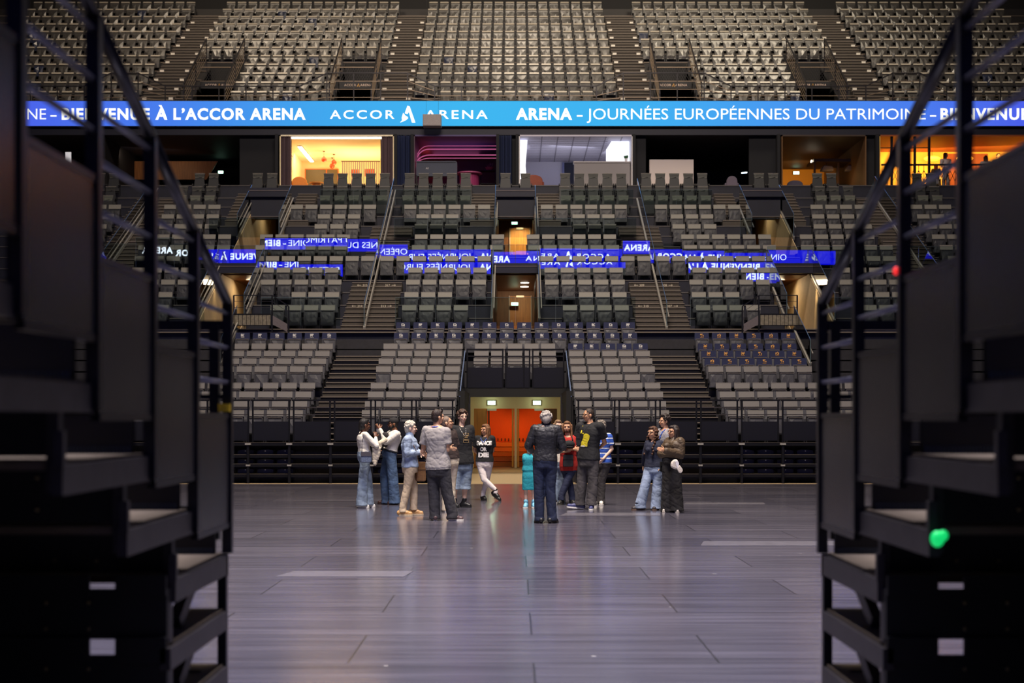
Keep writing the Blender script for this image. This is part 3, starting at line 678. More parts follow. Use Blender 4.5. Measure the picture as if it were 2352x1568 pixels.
def put(name, meshes, loc, label, group, cat='seat', badge=None):
    o = link(name, meshes[0]); o.location = loc
    for me in meshes[1:]: link(me.name.split('.')[0], me, o)
    if badge:
        link('badge', badge, o.children[0])
    tag(o, label, cat, group); return o
class Mass:
    """seats past the three hundred nearest, one object"""
    def __init__(s): s.mb = MB(); s.mats = []
    def add(s, meshes, loc):
        for me in meshes:
            off = len(s.mb.v); s.mb.v += [(v.co.x + loc[0], v.co.y + loc[1], v.co.z + loc[2]) for v in me.vertices]
            mi = []
            for m_ in me.materials:
                if m_ not in s.mats: s.mats.append(m_)
                mi.append(s.mats.index(m_))
            for p in me.polygons: s.mb.f.append(tuple(i + off for i in p.vertices)); s.mb.m.append(mi[p.material_index])
SIDE = {-1: 'amber room side', 1: 'white room side'}
# lower rows
for r in range(9):
    pos = []
    for s in (-1, 1):
        for i in range(5): pos.append((s * (1.79 + .488 * i), s, 'inner', i))
        if r != 4:
            n = 6 if r > 3 else 9
            for i in range(n): pos.append((s * (5.68 + .503 * i), s, 'outer', i))
    if r >= 6:
        for i in range(5): pos.append((-1.0 + .494 * i, 0, 'bridge', i))
    for x, s, bn, i in pos:
        if r == 4 and bn == 'inner' and i == 4: continue
        loc = (x, LY(r), LZ(r)); jz = R.randrange(3)
        navy = s == 1 and ((bn == 'inner' and r == 8) or (bn == 'outer' and r in (6, 7, 8)))
        if s: where = f'{ORD[r]} row up, {ORD[i]} seat out, {bn} block, {SIDE[s]}'
        else: where = f'bridge over the orange doors, {("front", "middle", "rear")[r - 6]} row, {ORD[i]} along'
        if navy: put('covered_seat', (LOW['frame'], COV, LOW['pans'][jz]), loc, f'navy covered seat, {where}', f'navy covered seats, {SIDE[s]}', badge=(BADO if bn == 'outer' else BADW)[jz])
        else: put('folding_seat', (LOW['frame'], LOW['back'], LOW['pans'][jz]), loc, f'grey folding seat, {where}', 'grey folding seats of the lower rows')
for r, d in ((9, 43.4), (10, 44.2)):
    for i in range(14):
        put('covered_seat', (LOW['frame'], COV, LOW['pans'][i % 3]), (-3.49 + .537 * i, d, LZ(8) + .37 * (r - 8)), f'navy covered seat, {"front" if r == 9 else "rear"} central row below the lower passage, {ORD[i]} along', 'navy covered seats in the central rows', badge=BADW[i % 3])
for s in (-1, 1):
    for i in range(6): put('covered_seat', (LOW['frame'], COV, LOW['pans'][i % 3]), (s * (5.68 + .528 * i), 43.4, LZ(8) + .37), f'navy covered seat, back row of the outer block, {SIDE[s]}, {ORD[i]} out', f'navy covered seats of the outer back row, {SIDE[s]}', badge=(BADO if s > 0 else BADW)[i % 3])
# middle rows: (row, first seat in pixels, pitch, count) of the blocks left of the centre line; the other side mirrors them
MROWS = [('centre', 0, 940, 39.6, 4), ('centre', 1, 945, 38.6, 3), ('centre', 2, 948.5, 38, 5), ('centre', 3, 953, 37.3, 5), ('centre', 4, 926, 37.2, 6), ('centre', 5, 961, 35.8, 6), ('centre', 6, 967.5, 35.2, 6), ('centre', 7, 967, 34.6, 3), ('centre', 8, 970.5, 34.2, 3), ('centre', 9, 942.5, 33.9, 6),
         ('stair head', 4, 809, 36, 2), ('stair edge', 4, 889, 36, 1),
         ('side', 0, 638, 38.4, 4), ('side', 1, 686, 38.4, 3), ('side', 2, 616, 38.2, 5), ('side', 3, 614, 37, 5), ('side', 4, 626, 36.6, 5), ('side', 5, 601, 36.2, 6), ('side', 6, 612, 35.4, 6), ('side', 7, 737, 36, 3), ('side', 8, 744, 34.6, 3), ('side', 9, 682, 33.6, 6),
         ('outer', 0, 176, 39, 6), ('outer', 1, 187, 38.6, 6), ('outer', 2, 196, 38, 7), ('outer', 3, 206, 37.6, 7), ('outer', 4, 214, 36.8, 6), ('outer', 5, 224, 36.2, 9), ('outer', 6, 233, 35.4, 9), ('outer', 7, 240, 35, 8), ('outer', 8, 248, 34.4, 8), ('outer', 9, 256, 33.8, 8)]
todo = []
for bn, j, p0, pit, n in MROWS:
    for s in (-1, 1):
        for i in range(n):
            x = PX(p0 + pit * i, MY(j)) * (1 if s < 0 else -1)
            if bn == 'outer' and abs(x) > 13.15: continue
            todo.append((MY(j) + abs(x) * .02, bn, j, s, i if s < 0 else i, (x, MY(j), MZ(j) - .005)))
todo += [(MY(j) + 15 * .02, 'far', j, s, i, (s * (15.25 + .55 * i), MY(j), MZ(j) - .005)) for j in range(10) for s in (-1, 1) for i in range(3)]
todo.sort(key=lambda t: t[0]); mass = Mass()
for k, (q, bn, j, s, i, loc) in enumerate(todo):
    mm = (MID['frame'], MID['back'], MID['pans'][R.randrange(3)])
    if k < 300: put('stadium_seat', mm, loc, f'grey stadium seat, middle tier {bn} block, {SIDE[s]}, {ORD[j]} row up, {ORD[i]} inward', 'grey seats of the middle tier')
    else: mass.add(mm, loc)
if mass.mb.v:
    tag(mass.mb.build('stadium_seats_beyond', mass.mats, fix=False), 'grey seats further up the middle tier beyond the nearest ones', 'seats', kind='stuff')
SROWS = [('inner', 10, 936, 33.1, 5), ('inner', 11, 940, 33, 5), ('inner', 12, 941, 32.2, 5), ('second', 10, 746.5, 32.9, 5), ('second', 11, 753, 32.7, 5), ('second', 12, 755, 32.2, 5), ('passage', 12, 1161, 32, 1), ('side passage', 12, 592, 33, 2),
         ('outer', 10, 318, 32.6, 6), ('outer', 11, 323, 32.4, 6), ('outer', 12, 330, 32.2, 6), ('far', 10, 215, 32.6, 2), ('far', 11, 222, 32.4, 2), ('far', 12, 230, 32.2, 2)]
for bn, j, p0, pit, n in SROWS:
    for s in (-1, 1):
        for i in range(n):
            x = PX(p0 + pit * i, MY(j)) * (1 if s < 0 else -1)
            if bn in ('outer', 'far') and 13.15 < abs(x) < 15.0: continue
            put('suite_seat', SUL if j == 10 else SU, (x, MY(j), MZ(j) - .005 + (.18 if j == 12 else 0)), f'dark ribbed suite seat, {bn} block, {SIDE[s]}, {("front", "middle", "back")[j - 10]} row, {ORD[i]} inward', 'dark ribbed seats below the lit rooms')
# balcony rows
todo = []
for u in range(12):
    pos = []
    if u == 0: pos += [(-2.95 + .545 * i, 'centre', i) for i in range(12)]
    else: pos += [(-4.09 + .545 * i, 'centre', i) for i in range(16)]
    for s in (-1, 1):
        sd = SIDE[s]
        if u < 5: pos += [(s * (7.98 + .545 * i), 'side block, ' + sd, i) for i in range(0, 8)]
        else: pos += [(s * (6.02 + .545 * i), 'side block, ' + sd, i) for i in range(16)]
        pos += [(s * (16.2 + .545 * i), 'outermost block, ' + sd, i) for i in range(15)]
    todo += [(UY(u) + abs(x) * .015, bn, u, i, (x, UY(u), UZ(u))) for x, bn, i in pos]
todo.sort(key=lambda t: t[0]); mass = Mass()
for k, (q, bn, u, i, loc) in enumerate(todo):
    mm = BALB if R.random() < .018 else BAL[R.randrange(3)]
    if k < 300: put('balcony_seat', mm, loc, f'{"bluish" if mm is BALB else "glossy grey"} balcony seat, {bn}, {ORD[u]} row up, {ORD[i]} along', 'glossy grey seats of the balcony')
    else: mass.add(mm, loc)
tag(mass.mb.build('balcony_seats_beyond', mass.mats, fix=False), 'glossy grey seats further up the balcony behind the front rows', 'seats', kind='stuff')
# ---------------------------------------------------------------- lit rooms under the balcony
SD = 58.0; SF = 11.03; SCZ = 13.2
k_ = SD / F
RX = lambda px: (px - CX) * k_
m = MB(); m.box(-27, 27, 58.3, 66, SCZ + .02, 13.46); struct(m.build('ceiling_soffit', mat('soffit', (17, 19, 40), .6, var=.15)))
m = MB(); m.box(-27, 27, 57.9, 67, SF - .3, SF); struct(m.build('floor_rooms', mat('room_floor', (120, 100, 84), .5)))
PART = mat('room_partition', (8, 10, 22), .8)
struct(MB().box(-27, 27, 66.1, 66.3, SF, SCZ + .2).build('wall_rooms_back', PART))
for px in (230, 634, 908, 946, 1143, 1188, 1457, 1790, 2018): struct(MB().box(RX(px) - .06, RX(px) + .06, 58.1, 66, SF, SCZ + .02).build('wall_rooms_partition', PART))
for a, b in ((905, 952), (1141, 1190), (1456, 1486), (1725, 1790), (1990, 2022), (545, 636)): struct(MB().box(RX(a), RX(b), 58.5, 58.6, SF, SCZ + .02).build('wall_rooms_pier', PART))
m = MB()
for px in list(range(690, 905, 36)) + list(range(930, 1150, 60)) + list(range(1208, 1460, 36)) + list(range(2060, 2400, 40)): m.box(RX(px) - .012, RX(px) + .012, 58.32, 64, SCZ + .004, SCZ + .03)
struct(m.build('trim_soffit', mat('soffit_joint', (160, 110, 80), .4, .4)))
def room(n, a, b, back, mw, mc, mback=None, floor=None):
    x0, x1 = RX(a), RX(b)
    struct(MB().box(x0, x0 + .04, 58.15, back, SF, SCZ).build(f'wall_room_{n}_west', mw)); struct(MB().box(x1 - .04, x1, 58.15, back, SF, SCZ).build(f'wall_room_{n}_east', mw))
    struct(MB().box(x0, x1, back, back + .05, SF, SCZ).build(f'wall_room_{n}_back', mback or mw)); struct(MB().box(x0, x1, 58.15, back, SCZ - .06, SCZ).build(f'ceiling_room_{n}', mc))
def curtain(a, b, mt, label, d=58.2):
    m = MB(); n = 30; x0, x1 = RX(a), RX(b)
    pts = [(x0 + (x1 - x0) * i / n, d + .06 * math.sin(i * 1.35) + .02 * math.sin(i * 3.1)) for i in range(n + 1)]
    m.prism(pts + [(x, y + .02) for x, y in reversed(pts)], 'z', SF + .01, SCZ - .02)
    o = m.build('curtain', mt, smooth=False); tag(o, label, 'curtain'); return o
# room with amber light
AMB = mat('amber_room_wall', (244, 226, 186), .7, var=.03); AMC = mat('amber_room_ceiling', (250, 236, 206), .7, var=.02)
room(1, 641, 904, 64, AMB, AMC)
curtain(641, 668, mat('mauve_curtain', (104, 84, 92), .85, var=.1), 'mauve curtain drawn back beside the wall picture of the amber lit room')
curtain(873, 903, MATS['mauve_curtain'], 'mauve curtain next to the slatted screen of the amber lit room')
AMBL = (1.0, .68, .28)
def lamp_bar(p0, p1, w_, h_, g, label, house=None):
    r = empty('light_strip'); MB().bar(p0, p1, w_, h_).build('diffuser', g, r); MB().bar(Vector(p0) + Vector((0, 0, h_ * .8)), Vector(p1) + Vector((0, 0, h_ * .8)), w_ * 1.1, h_ * .6).build('housing', house or WHITE, r); tag(r, label, 'light'); return r
lamp_bar((RX(668), 58.2, SCZ - .12), (RX(875), 58.2, SCZ - .12), .06, .07, glow('strip_white', (255, 244, 214), 5), 'long white light strip along the front edge of the amber lit room')
lamp_bar((-9.12, 60.1, 13.08), (-9.10, 63.6, 13.08), .16, .03, MATS['strip_white'], 'slanting white ceiling light over the counter of the amber lit room')
area('amber_room_lamp', (-7.2, 60.2, 13.05), (-7.2, 60.4, 10), 3.6, 125, AMBL, 3)
area('amber_room_uplight', (-7.0, 62.0, 11.4), (-7.0, 61.5, 14), 2.6, 130, AMBL, 2)
area('amber_room_side', (-9.1, 61.8, 13.0), (-9.5, 62.4, 11.5), .8, 16, (1, .72, .3), .8)
GLOBE = mat('red_glass', (226, 52, 16), .15, var=.1, emit=.25, ecol=(226, 60, 10), coat=.6)
for px, py, top, lab in ((744, 366, 347, 'red glass globe lamp hanging alone in the amber room'), (767, 373, 354, 'upper red globe lamp of the overlapping pair in the amber room'), (763, 381, 362, 'lower red globe lamp of the overlapping pair in the amber room')):
    d = (13.14 - H) * F / (HY - top); c = P(px, py, d); r = empty('pendant_lamp', (c.x, c.y, c.z))
    MB().ball((0, 0, 0), .118, 20, 14).build('globe', GLOBE, r, smooth=True); MB().tube((0, 0, .11), (0, 0, 13.14 - c.z), .006, n=5).build('cord', MATTE, r)
    MB().tube((0, 0, 13.11 - c.z), (0, 0, 13.14 - c.z), .05, n=12).build('canopy', WOODD, r); MB().tube((0, 0, .11), (0, 0, .15), .02, n=8).build('cap', WOODD, r)
    tag(r, lab, 'lamp', 'red globe lamps')
r = empty('slatted_screen', (0, 60.6, SF + .01)); kk = 60.6 / F
for i in range(18):
    x = (787 + i * 4.9 - CX) * kk; MB().box(x - .022, x + .022, -.03, .03, 0, PZ(372, 60.6) - SF).build('slat', mat('lilac_slat', (150, 138, 146), .6), r)
MB().box((784 - CX) * kk, (873 - CX) * kk, -.04, .04, PZ(372, 60.6) - SF, PZ(370, 60.6) - SF).build('top_rail', WOODD, r)
for a, b, y0, y1 in ((803, 822, 386, 402), (836, 858, 385, 402)): MB().box((a - CX) * kk, (b - CX) * kk, .35, .4, PZ(y1, 60.6) - SF, PZ(y0, 60.6) - SF).build('orange_panel', mat('screen_orange', (230, 84, 24), .6), r)
tag(r, 'lilac slatted screen with orange panels behind it in the amber lit room', 'screen')
r = empty('wall_cabinet', (0, 63.95, 0)); kk = 63.95 / F
MB().box((701 - CX) * kk, (778 - CX) * kk, -.06, 0, PZ(432, 63.95), PZ(388, 63.95)).build('frame', mat('orange_frame', (224, 110, 30), .5), r)
for a, b in ((703, 749), (752, 776)): MB().box((a - CX) * kk, (b - CX) * kk, -.09, -.05, PZ(430, 63.95), PZ(390, 63.95)).build('door', mat('khaki_door', (92, 80, 56), .4), r)
tag(r, 'brown wall cabinet in an orange frame at the back of the amber room', 'cabinet')
r = empty('counter', (0, 61.9, SF + .01)); kk = 61.9 / F
m = MB()
for i in range(22): x = (682 + i * 4 - CX) * kk; m.tube((x, .02 * math.cos(i * .3), 0), (x, 0, .58), .042, n=6)
m.build('fluted_front', AMB, r); MB().box((676 - CX) * kk, (772 - CX) * kk, -.08, .5, .58, .62).build('worktop', WHITE, r)
tag(r, 'low fluted counter with white top in the amber room', 'counter')
r = empty('wall_picture', (RX(641) + .05, 60.6, 12.3)); MB().box(0, .03, -.55, .55, -.62, .55).build('frame', WOODD, r); MB().box(.03, .04, -.5, .5, -.56, .5).build('canvas', mat('pale_canvas', (232, 214, 180), .7, var=.3, noise_s=5), r)
tag(r, 'framed picture on the side wall of the amber room beside the curtain', 'picture')
def armchair(loc, mt, w_, h_, label, rz=0, low=False):
    r = empty('armchair', loc, rz); n = 14
    pts = [(math.cos(math.pi * i / n) * w_ / 2, math.sin(math.pi * i / n) ** .6 * h_ * .5 + h_ * .5) for i in range(n + 1)]
    m = MB(); m.prism([(w_ / 2, .1)] + pts + [(-w_ / 2, .1)], 'y', -.07, .07); m.build('backrest', mt, r, bevel=.03)
    MB().box(-w_ / 2 + .04, w_ / 2 - .04, .05, .62, .18, h_ * .45).build('seat', mt, r, bevel=.04)
    for s in (-1, 1): MB().box(s * w_ / 2 - .06, s * w_ / 2 + .06, .0, .6, .12, h_ * .6).build('armrest', mt, r, bevel=.03)
    for sx in (-1, 1):
        for y in (.0, .55): MB().tube((sx * w_ * .38, y, 0), (sx * w_ * .38, y, .2), .02, n=6).build('leg', MATTE, r)
    tag(r, label, 'armchair'); return r
armchair((P(688, 0, 59.2).x, 59.2, SF + .01), mat('amber_leather', (214, 130, 40), .5), .62, .62, 'orange tub armchair at the front of the amber room', .3)
r = empty('coffee_table', (P(727, 0, 59.6).x, 59.6, SF + .01)); MB().tube((0, 0, .40), (0, 0, .45), .30, n=20).build('tabletop', WOOD, r); MB().tube((0, 0, 0), (0, 0, .40), .10, .2, n=12).build('base', WOOD, r); tag(r, 'round wooden side table near the orange tub armchair', 'table')
# pink room
PKW = mat('plum_wall', (70, 46, 66), .5, var=.1)
room(2, 950, 1142, 63.4, PKW, mat('plum_ceiling', (72, 60, 110), .6, var=.1), mat('plum_back', (84, 50, 62), .5))
curtain(908, 952, mat('navy_curtain', (20, 34, 74), .85), 'navy curtain between the amber room and the pink lit room')
curtain(1141, 1176, MATS['navy_curtain'], 'navy curtain between the pink lit room and the white room')
r = empty('neon_tubes'); PINK = glow('neon_pink', (196, 96, 142), .75); kk = 59.7
for yy, x0, rad, th in ((335, 984, 34, .014), (342.5, 985, 30, .022), (356, 987, 22, .024), (363, 990, 16, .016)):
    pts = [P(956 + (x0 - 956) * (1 - math.cos(t)), yy + rad * (1 - math.sin(t)), kk) for t in [i * math.pi / 16 for i in range(9)]] + [P(1150, yy, kk)]
    MB().path(pts, th, 6).build('tube', PINK, r)
tag(r, 'four curving pink neon tubes under the ceiling of the dark room', 'neon light')
r = empty('slate_bar', (0, 58.5, SF + .01)); kk = 58.5 / F; z1 = PZ(370, 58.5) - SF; xr = (1050 - CX) * kk; xl = (956 - CX) * kk
MB().prism([(xl, z1 - .62), (xr - .1, z1 - .62), (xr - .1, 0), (xr, 0), (xr, z1 - .08), (xr - .03, z1 - .02), (xr - .08, z1), (xl, z1)], 'y', 0, .3).build('panel', mat('slate_blue_panel', (62, 68, 88), .6), r)
MB().box(xl, xr - .06, -.012, 0, z1 - .07, z1 - .055).build('groove', MATTE, r)
lettering('All', ((978 - CX) * kk, -.004, PZ(389, 58.5) - SF), .11, .075, mat('bar_letters', (220, 214, 216), .5), r)
MB().box(xl, xl + .05, 0, .3, 0, z1 - .6).build('leg', BLACK, r)
tag(r, 'slate blue bar front with small pale lettering below the pink neon tubes', 'bar')
r = empty('round_bar', (P(1078, 0, 60.5).x, 60.5, SF + .01)); MB().tube((0, 0, 0), (0, 0, .95), .42, n=24).build('body', mat('rose_panel', (160, 60, 110), .35), r, smooth=False); MB().tube((0, 0, .95), (0, 0, 1.0), .55, n=24).build('worktop', mat('rose_top', (224, 120, 170), .3), r)
tag(r, 'round pink counter in the neon lit room', 'counter')
r = empty('potted_plant', (P(1125, 0, 61).x, 61, PZ(392, 61))); MB().tube((0, 0, 0), (0, 0, .14), .12, .2, n=14).build('pot', mat('pink_pot', (170, 70, 120), .4), r)
m = MB()
for i in range(14): a = i * 2.4; m.bar((0, 0, .12), (.14 * math.cos(a), .14 * math.sin(a), .2 + .06 * (i % 3)), .03, .01)
m.build('foliage', mat('dusky_leaf', (120, 80, 120), .6), r); tag(r, 'small plant in a pink bowl on the shelf of the neon room', 'plant')
r = empty('shelf_unit', (P(1122, 0, 61).x, 61, SF + .01)); h9 = PZ(392, 61) - SF - .01
for z in (.0, h9 / 2, h9 - .03): MB().box(-.35, .3, -.2, .2, z, z + .03).build('shelf', BLACK, r)
for x in (-.35, .27): MB().box(x, x + .03, -.2, .2, 0, h9).build('side_panel', BLACK, r)
tag(r, 'black shelf unit carrying the pink bowl in the neon room', 'shelf')
area('neon_room_lamp', (-2.6, 62.4, 12.9), (-2.6, 61, 11), 2.0, 9, (1, .22, .55), 1)
point('neon_room_red', (-3.9, 62.2, 12.7), 5, (1, .06, .05), .1); area('neon_room_violet', (-2.4, 60.0, 12.6), (-2.4, 60.4, 14), 2.4, 2, (.35, .25, 1), 1)
# white room
LAV = mat('lavender_wall', (206, 202, 216), .7, var=.04)
room(3, 1192, 1454, 64, WHITE, mat('tile_ceiling', (198, 194, 212), .7, var=.04), LAV)
m = MB()
for px in range(1245, 1460, 37): m.box(RX(px) - .02, RX(px) + .02, 58.3, 63.9, SCZ - .075, SCZ - .06)
for i in range(14): m.box(RX(1214), RX(1400), 58.5 + .38 * i, 58.515 + .38 * i, SCZ - .068, SCZ - .06)
struct(m.build('trim_ceiling', mat('tile_joint', (130, 126, 142), .7)))
WL = (.86, .88, 1.0)
area('white_room_lamp', (2.2, 60.8, 11.6), (2.2, 60.6, 14), 3.6, 20, WL, 3.8); area('white_room_wash', (2.4, 60.2, 13.0), (1.6, 64, 11.6), 2.0, 16, WL, 1)
area('white_room_west', (.75, 60.5, 12.4), (.2, 60.5, 12.3), 1.0, 5, WL, 2.2); area('white_room_east', (3.9, 61.2, 12.6), (4.8, 61.4, 12.6), 1.6, 6, WL, 1.6)
r = empty('glow_wall', (RX(1192) + .05, 0, 0)); MB().prism([(0, SF + .45), (.26, SF + .55), (.22, SF + 1.0), (.30, SCZ - .1), (0, SCZ - .1)], 'y', 58.7, 58.8).build('panel', glow('light_panel', (240, 244, 255), 1.3), r); MB().box(0, .25, 58.7, 58.8, SF + .05, SF + .45).build('base', WHITE, r); tag(r, 'white wall with painted-in glow beside the brown armchair in the white room', 'light')  # emissive panel standing in for a lamp-lit white wall
r = empty('glow_alcove', (0, 59.2, 0)); kk = 59.2  # alcove is no lamp; the light falling on it is given as emission
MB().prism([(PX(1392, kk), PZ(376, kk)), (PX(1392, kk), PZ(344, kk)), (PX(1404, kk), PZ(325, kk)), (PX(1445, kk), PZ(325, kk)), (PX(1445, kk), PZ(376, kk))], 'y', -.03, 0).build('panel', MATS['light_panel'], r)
MB().bar((PX(1392, kk), -.04, PZ(376, kk)), (PX(1445, kk), -.04, PZ(376, kk)), .03, .05).build('ledge', WHITE, r); tag(r, 'white alcove with painted-in glow behind the plant in the white room', 'light')
r = empty('counter', (0, 58.7, SF + .01)); kk = 58.7
MB().box(PX(1319, kk), PX(1447, kk), 0, .35, 0, PZ(374, kk) - SF).build('front_panel', mat('counter_grey', (150, 146, 150), .7, var=.03), r); MB().box(PX(1317, kk), PX(1448, kk), -.04, .4, PZ(374, kk) - SF, PZ(371, kk) - SF).build('worktop', mat('counter_top', (190, 186, 190), .5), r)
tag(r, 'tall grey counter front in the white room behind the dark suite seats', 'counter')
r = empty('potted_plant', (PX(1438, 58.8), 58.8, PZ(371, 58.7) + .01)); MB().tube((0, 0, 0), (0, 0, .13), .05, .07, n=14).build('pot', WHITE, r)
m = MB()
for i in range(46): a = i * 2.4; q = .02 + .075 * ((i * 7) % 10) / 10; m.bar((q * .5 * math.cos(a), q * .5 * math.sin(a), .12), (q * 1.5 * math.cos(a), q * 1.5 * math.sin(a), .18 + .09 * ((i * 3) % 7) / 7), .03, .008)
m.build('foliage', mat('plant_leaf', (70, 120, 80), .6), r); tag(r, 'small green plant in a white pot on the grey counter', 'plant')
armchair((PX(1225, 59.0), 59.0, SF + .01), mat('brown_leather', (136, 62, 36), .45), .78, .66, 'rounded brown leather armchair in the white room', .1)
r = empty('coffee_table', (PX(1256, 59.3), 59.3, SF + .01)); MB().tube((0, 0, 0), (0, 0, .15), .21, n=20).build('drum', mat('brown_drum', (150, 84, 56), .5), r); MB().tube((0, 0, .15), (0, 0, .17), .22, n=20).build('tabletop', mat('grey_top', (120, 114, 116), .5), r); tag(r, 'low brown drum table next to the brown leather armchair', 'table')
r = empty('back_doorway', (0, 63.9, SF + .01)); MB().box(PX(1296, 63.9), PX(1320, 63.9), -.04, 0, 0, PZ(374, 63.9) - SF).build('opening', NAVYW, r); MB().box(PX(1291, 63.9), PX(1296, 63.9), -.08, 0, 0, PZ(374, 63.9) - SF).build('door', mat('blue_door', (110, 116, 160), .5), r); tag(r, 'dark doorway with bluish door at the back of the white room', 'doorway')
# dark rooms
r = empty('white_banner', (0, 58.7, SF + .01)); kk = 58.7
MB().box(PX(1492, kk), PX(1593, kk), 0, .25, .0, PZ(368, kk) - SF).build('front_panel', mat('banner_white', (216, 204, 204), .7, var=.02), r); MB().box(PX(1492, kk), PX(1593, kk), -.01, .26, PZ(368, kk) - SF, PZ(367, kk) - SF).build('worktop', WHITE, r)
tag(r, 'plain white bar front standing in the dark room beside the white room', 'bar')
LIL = mat('lilac_fabric', (122, 112, 130), .8, bump=.1)
armchair((PX(1681, 59.5), 59.5, SF + .01), LIL, .46, .70, 'lilac grey armchair in the dark room beside a small white light')
armchair((PX(1743, 60.5), 60.5, SF + .01), LIL, .40, .42, 'pale shell armchair standing deeper in the dark room')
r = empty('bench_sofa', (PX(1640, 62.5), 62.5, SF + .01)); MB().box(-1.3, 1.3, 0, .7, 0, .45).build('seat', mat('dark_sofa', (40, 40, 56), .8), r, bevel=.04); MB().box(-1.3, 1.3, .6, .8, .1, .85).build('backrest', MATS['dark_sofa'], r, bevel=.04); tag(r, 'long dark sofa at the back of the dark room', 'sofa')
lamp_bar((PX(1703, 59.4), 59.4, PZ(397, 59.4)), (PX(1716, 59.4), 59.4, PZ(396, 59.4)), .04, .04, glow('cool_tube', (220, 246, 255), 5), 'short cold white light beside the lilac armchair', MATTE)
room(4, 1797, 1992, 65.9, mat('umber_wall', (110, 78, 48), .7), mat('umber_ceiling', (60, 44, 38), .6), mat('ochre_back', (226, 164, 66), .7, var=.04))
area('corridor_lamp', (PX(1836, 63.5), 63.4, 12.5), (PX(1836, 64), 65.9, 11.9), .9, 26, (1, .58, .16), .6)
exit_sign((PX(1829, 65.6), 65.6, PZ(400, 65.6)), .26, .12, 5, 'green exit sign in the ochre corridor beside the bar canopy')
r = empty('bar_canopy', (0, 61, 0)); kk = 61
MB().box(PX(1866, kk), PX(1982, kk), -.3, 1.2, PZ(374, kk), PZ(367, kk)).build('canopy', mat('canopy_brown', (58, 46, 48), .5), r)
for px in (1871, 1925, 1978): MB().box(PX(px, kk) - .04, PX(px, kk) + .04, -.05, .05, SF + .01, PZ(374, kk)).build('post', mat('bar_post', (90, 64, 40), .4), r)
MB().box(PX(1866, kk), PX(1982, kk), 0, .5, SF + .01, SF + .6).build('counter', MATTE, r)
for px in (1862, 1873): lamp = MB().bar((PX(px, kk), -.2, PZ(371, kk)), (PX(px + 9, kk), .8, PZ(366, kk)), .05, .06).build('light', MATS['strip_white'], r)
tag(r, 'dark bar canopy on posts beside the ochre corridor', 'bar')
for px, lab in ((1899, 'grey lamp shade under the bar canopy, near the ochre corridor'), (1955, 'grey lamp shade under the bar canopy, near the glazed room')):
    r = empty('pendant_lamp', (PX(px, 60.8), 60.8, PZ(393, 60.8))); n = 10
    MB().prism([(-.26, 0), (.26, 0), (.24, .12), (.18, .20), (-.16, .22), (-.25, .1)], 'y', -.2, .2).build('shade', mat('shade_grey', (128, 116, 122), .7), r, bevel=.03); MB().tube((0, 0, .2), (0, 0, PZ(374, 60.8) - PZ(393, 60.8) + .02), .01, n=5).build('cord', MATTE, r)
    tag(r, lab, 'lamp', 'grey lamp shades')
for i, (px, yy) in enumerate(((1918, 396), (1917, 404))): pass
point('bar_glow', (PX(1917, 60.5), 60.3, 11.8), 5, (1, .6, .2), .04)
armchair((PX(1826, 59.4), 59.4, SF + .01), mat('slate_sofa', (84, 80, 100), .8), .66, .50, 'slate tub armchair below the exit sign of the ochre corridor')
# glazed amber room at the east end
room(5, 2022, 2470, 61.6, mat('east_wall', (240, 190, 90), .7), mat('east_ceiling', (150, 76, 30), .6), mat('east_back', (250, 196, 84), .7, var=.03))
area('east_room_lamp', (PX(2220, 60.2), 60.2, 12.7), (PX(2220, 61), 61.6, 12.1), 7, 170, (1, .60, .17), .6)
m = MB(); kk = 58.25
for px in (2048, 2074, 2101, 2134): m.box(PX(px, kk) - .05, PX(px, kk) + .05, -.03, .03, 0, SCZ - SF)
m.box(PX(2022, kk), PX(2137, kk), -.02, .02, PZ(341, kk) - SF, PZ(339, kk) - SF)
w_ = m.build('window_1', BLACK); w_.location = (0, kk, SF + .01); struct(w_)
r = empty('gallery_railing', (0, 58.4, SF + .01)); kk = 58.4
MB().box(PX(2024, kk), PX(2400, kk), -.03, .03, PZ(381, kk) - SF, PZ(377, kk) - SF).build('handrail', BLACK, r)
m = MB(); q = 2026
while q < 2400:
    m.tube((PX(q, kk), 0, 0), (PX(q, kk), 0, PZ(381, kk) - SF), .012, n=5); m.tube((PX(q, kk), 0, .3), (PX(q + 12, kk), 0, .75), .012, n=5); m.tube((PX(q + 12, kk), 0, .3), (PX(q, kk), 0, .75), .012, n=5); q += 12
m.build('lattice', BLACK, r); tag(r, 'black railing with lattice in front of the glazed amber room', 'railing')
for px, lab in ((2141, 'wide curved pendant lamp behind the woman in the white top'), (2216, 'curved pendant lamp glowing behind the man with glasses')):
    c = P(px, 364, 61.0); r = empty('pendant_lamp', c); m = MB(); m.ball((0, 0, 0), (.36, .22, .12), 16, 8); m.build('shade', mat('lamp_gold', (255, 190, 70), .4, emit=1.2, ecol=(255, 190, 60)), r, smooth=True)
    MB().tube((0, 0, .1), (0, 0, 13.1 - c.z), .008, n=5).build('cord', MATTE, r); tag(r, lab, 'lamp', 'curved lamps of the glazed room')
r = empty('back_doors', (0, 61.55, SF + .01)); kk = 61.55
for a, b in ((2172, 2212), (2216, 2268)): MB().box(PX(a, kk), PX(b, kk), -.05, 0, 0, PZ(354, kk) - SF).build('leaf', mat('rust_door', (150, 70, 24), .6), r)
tag(r, 'rust brown double doors at the back of the glazed amber room', 'door')
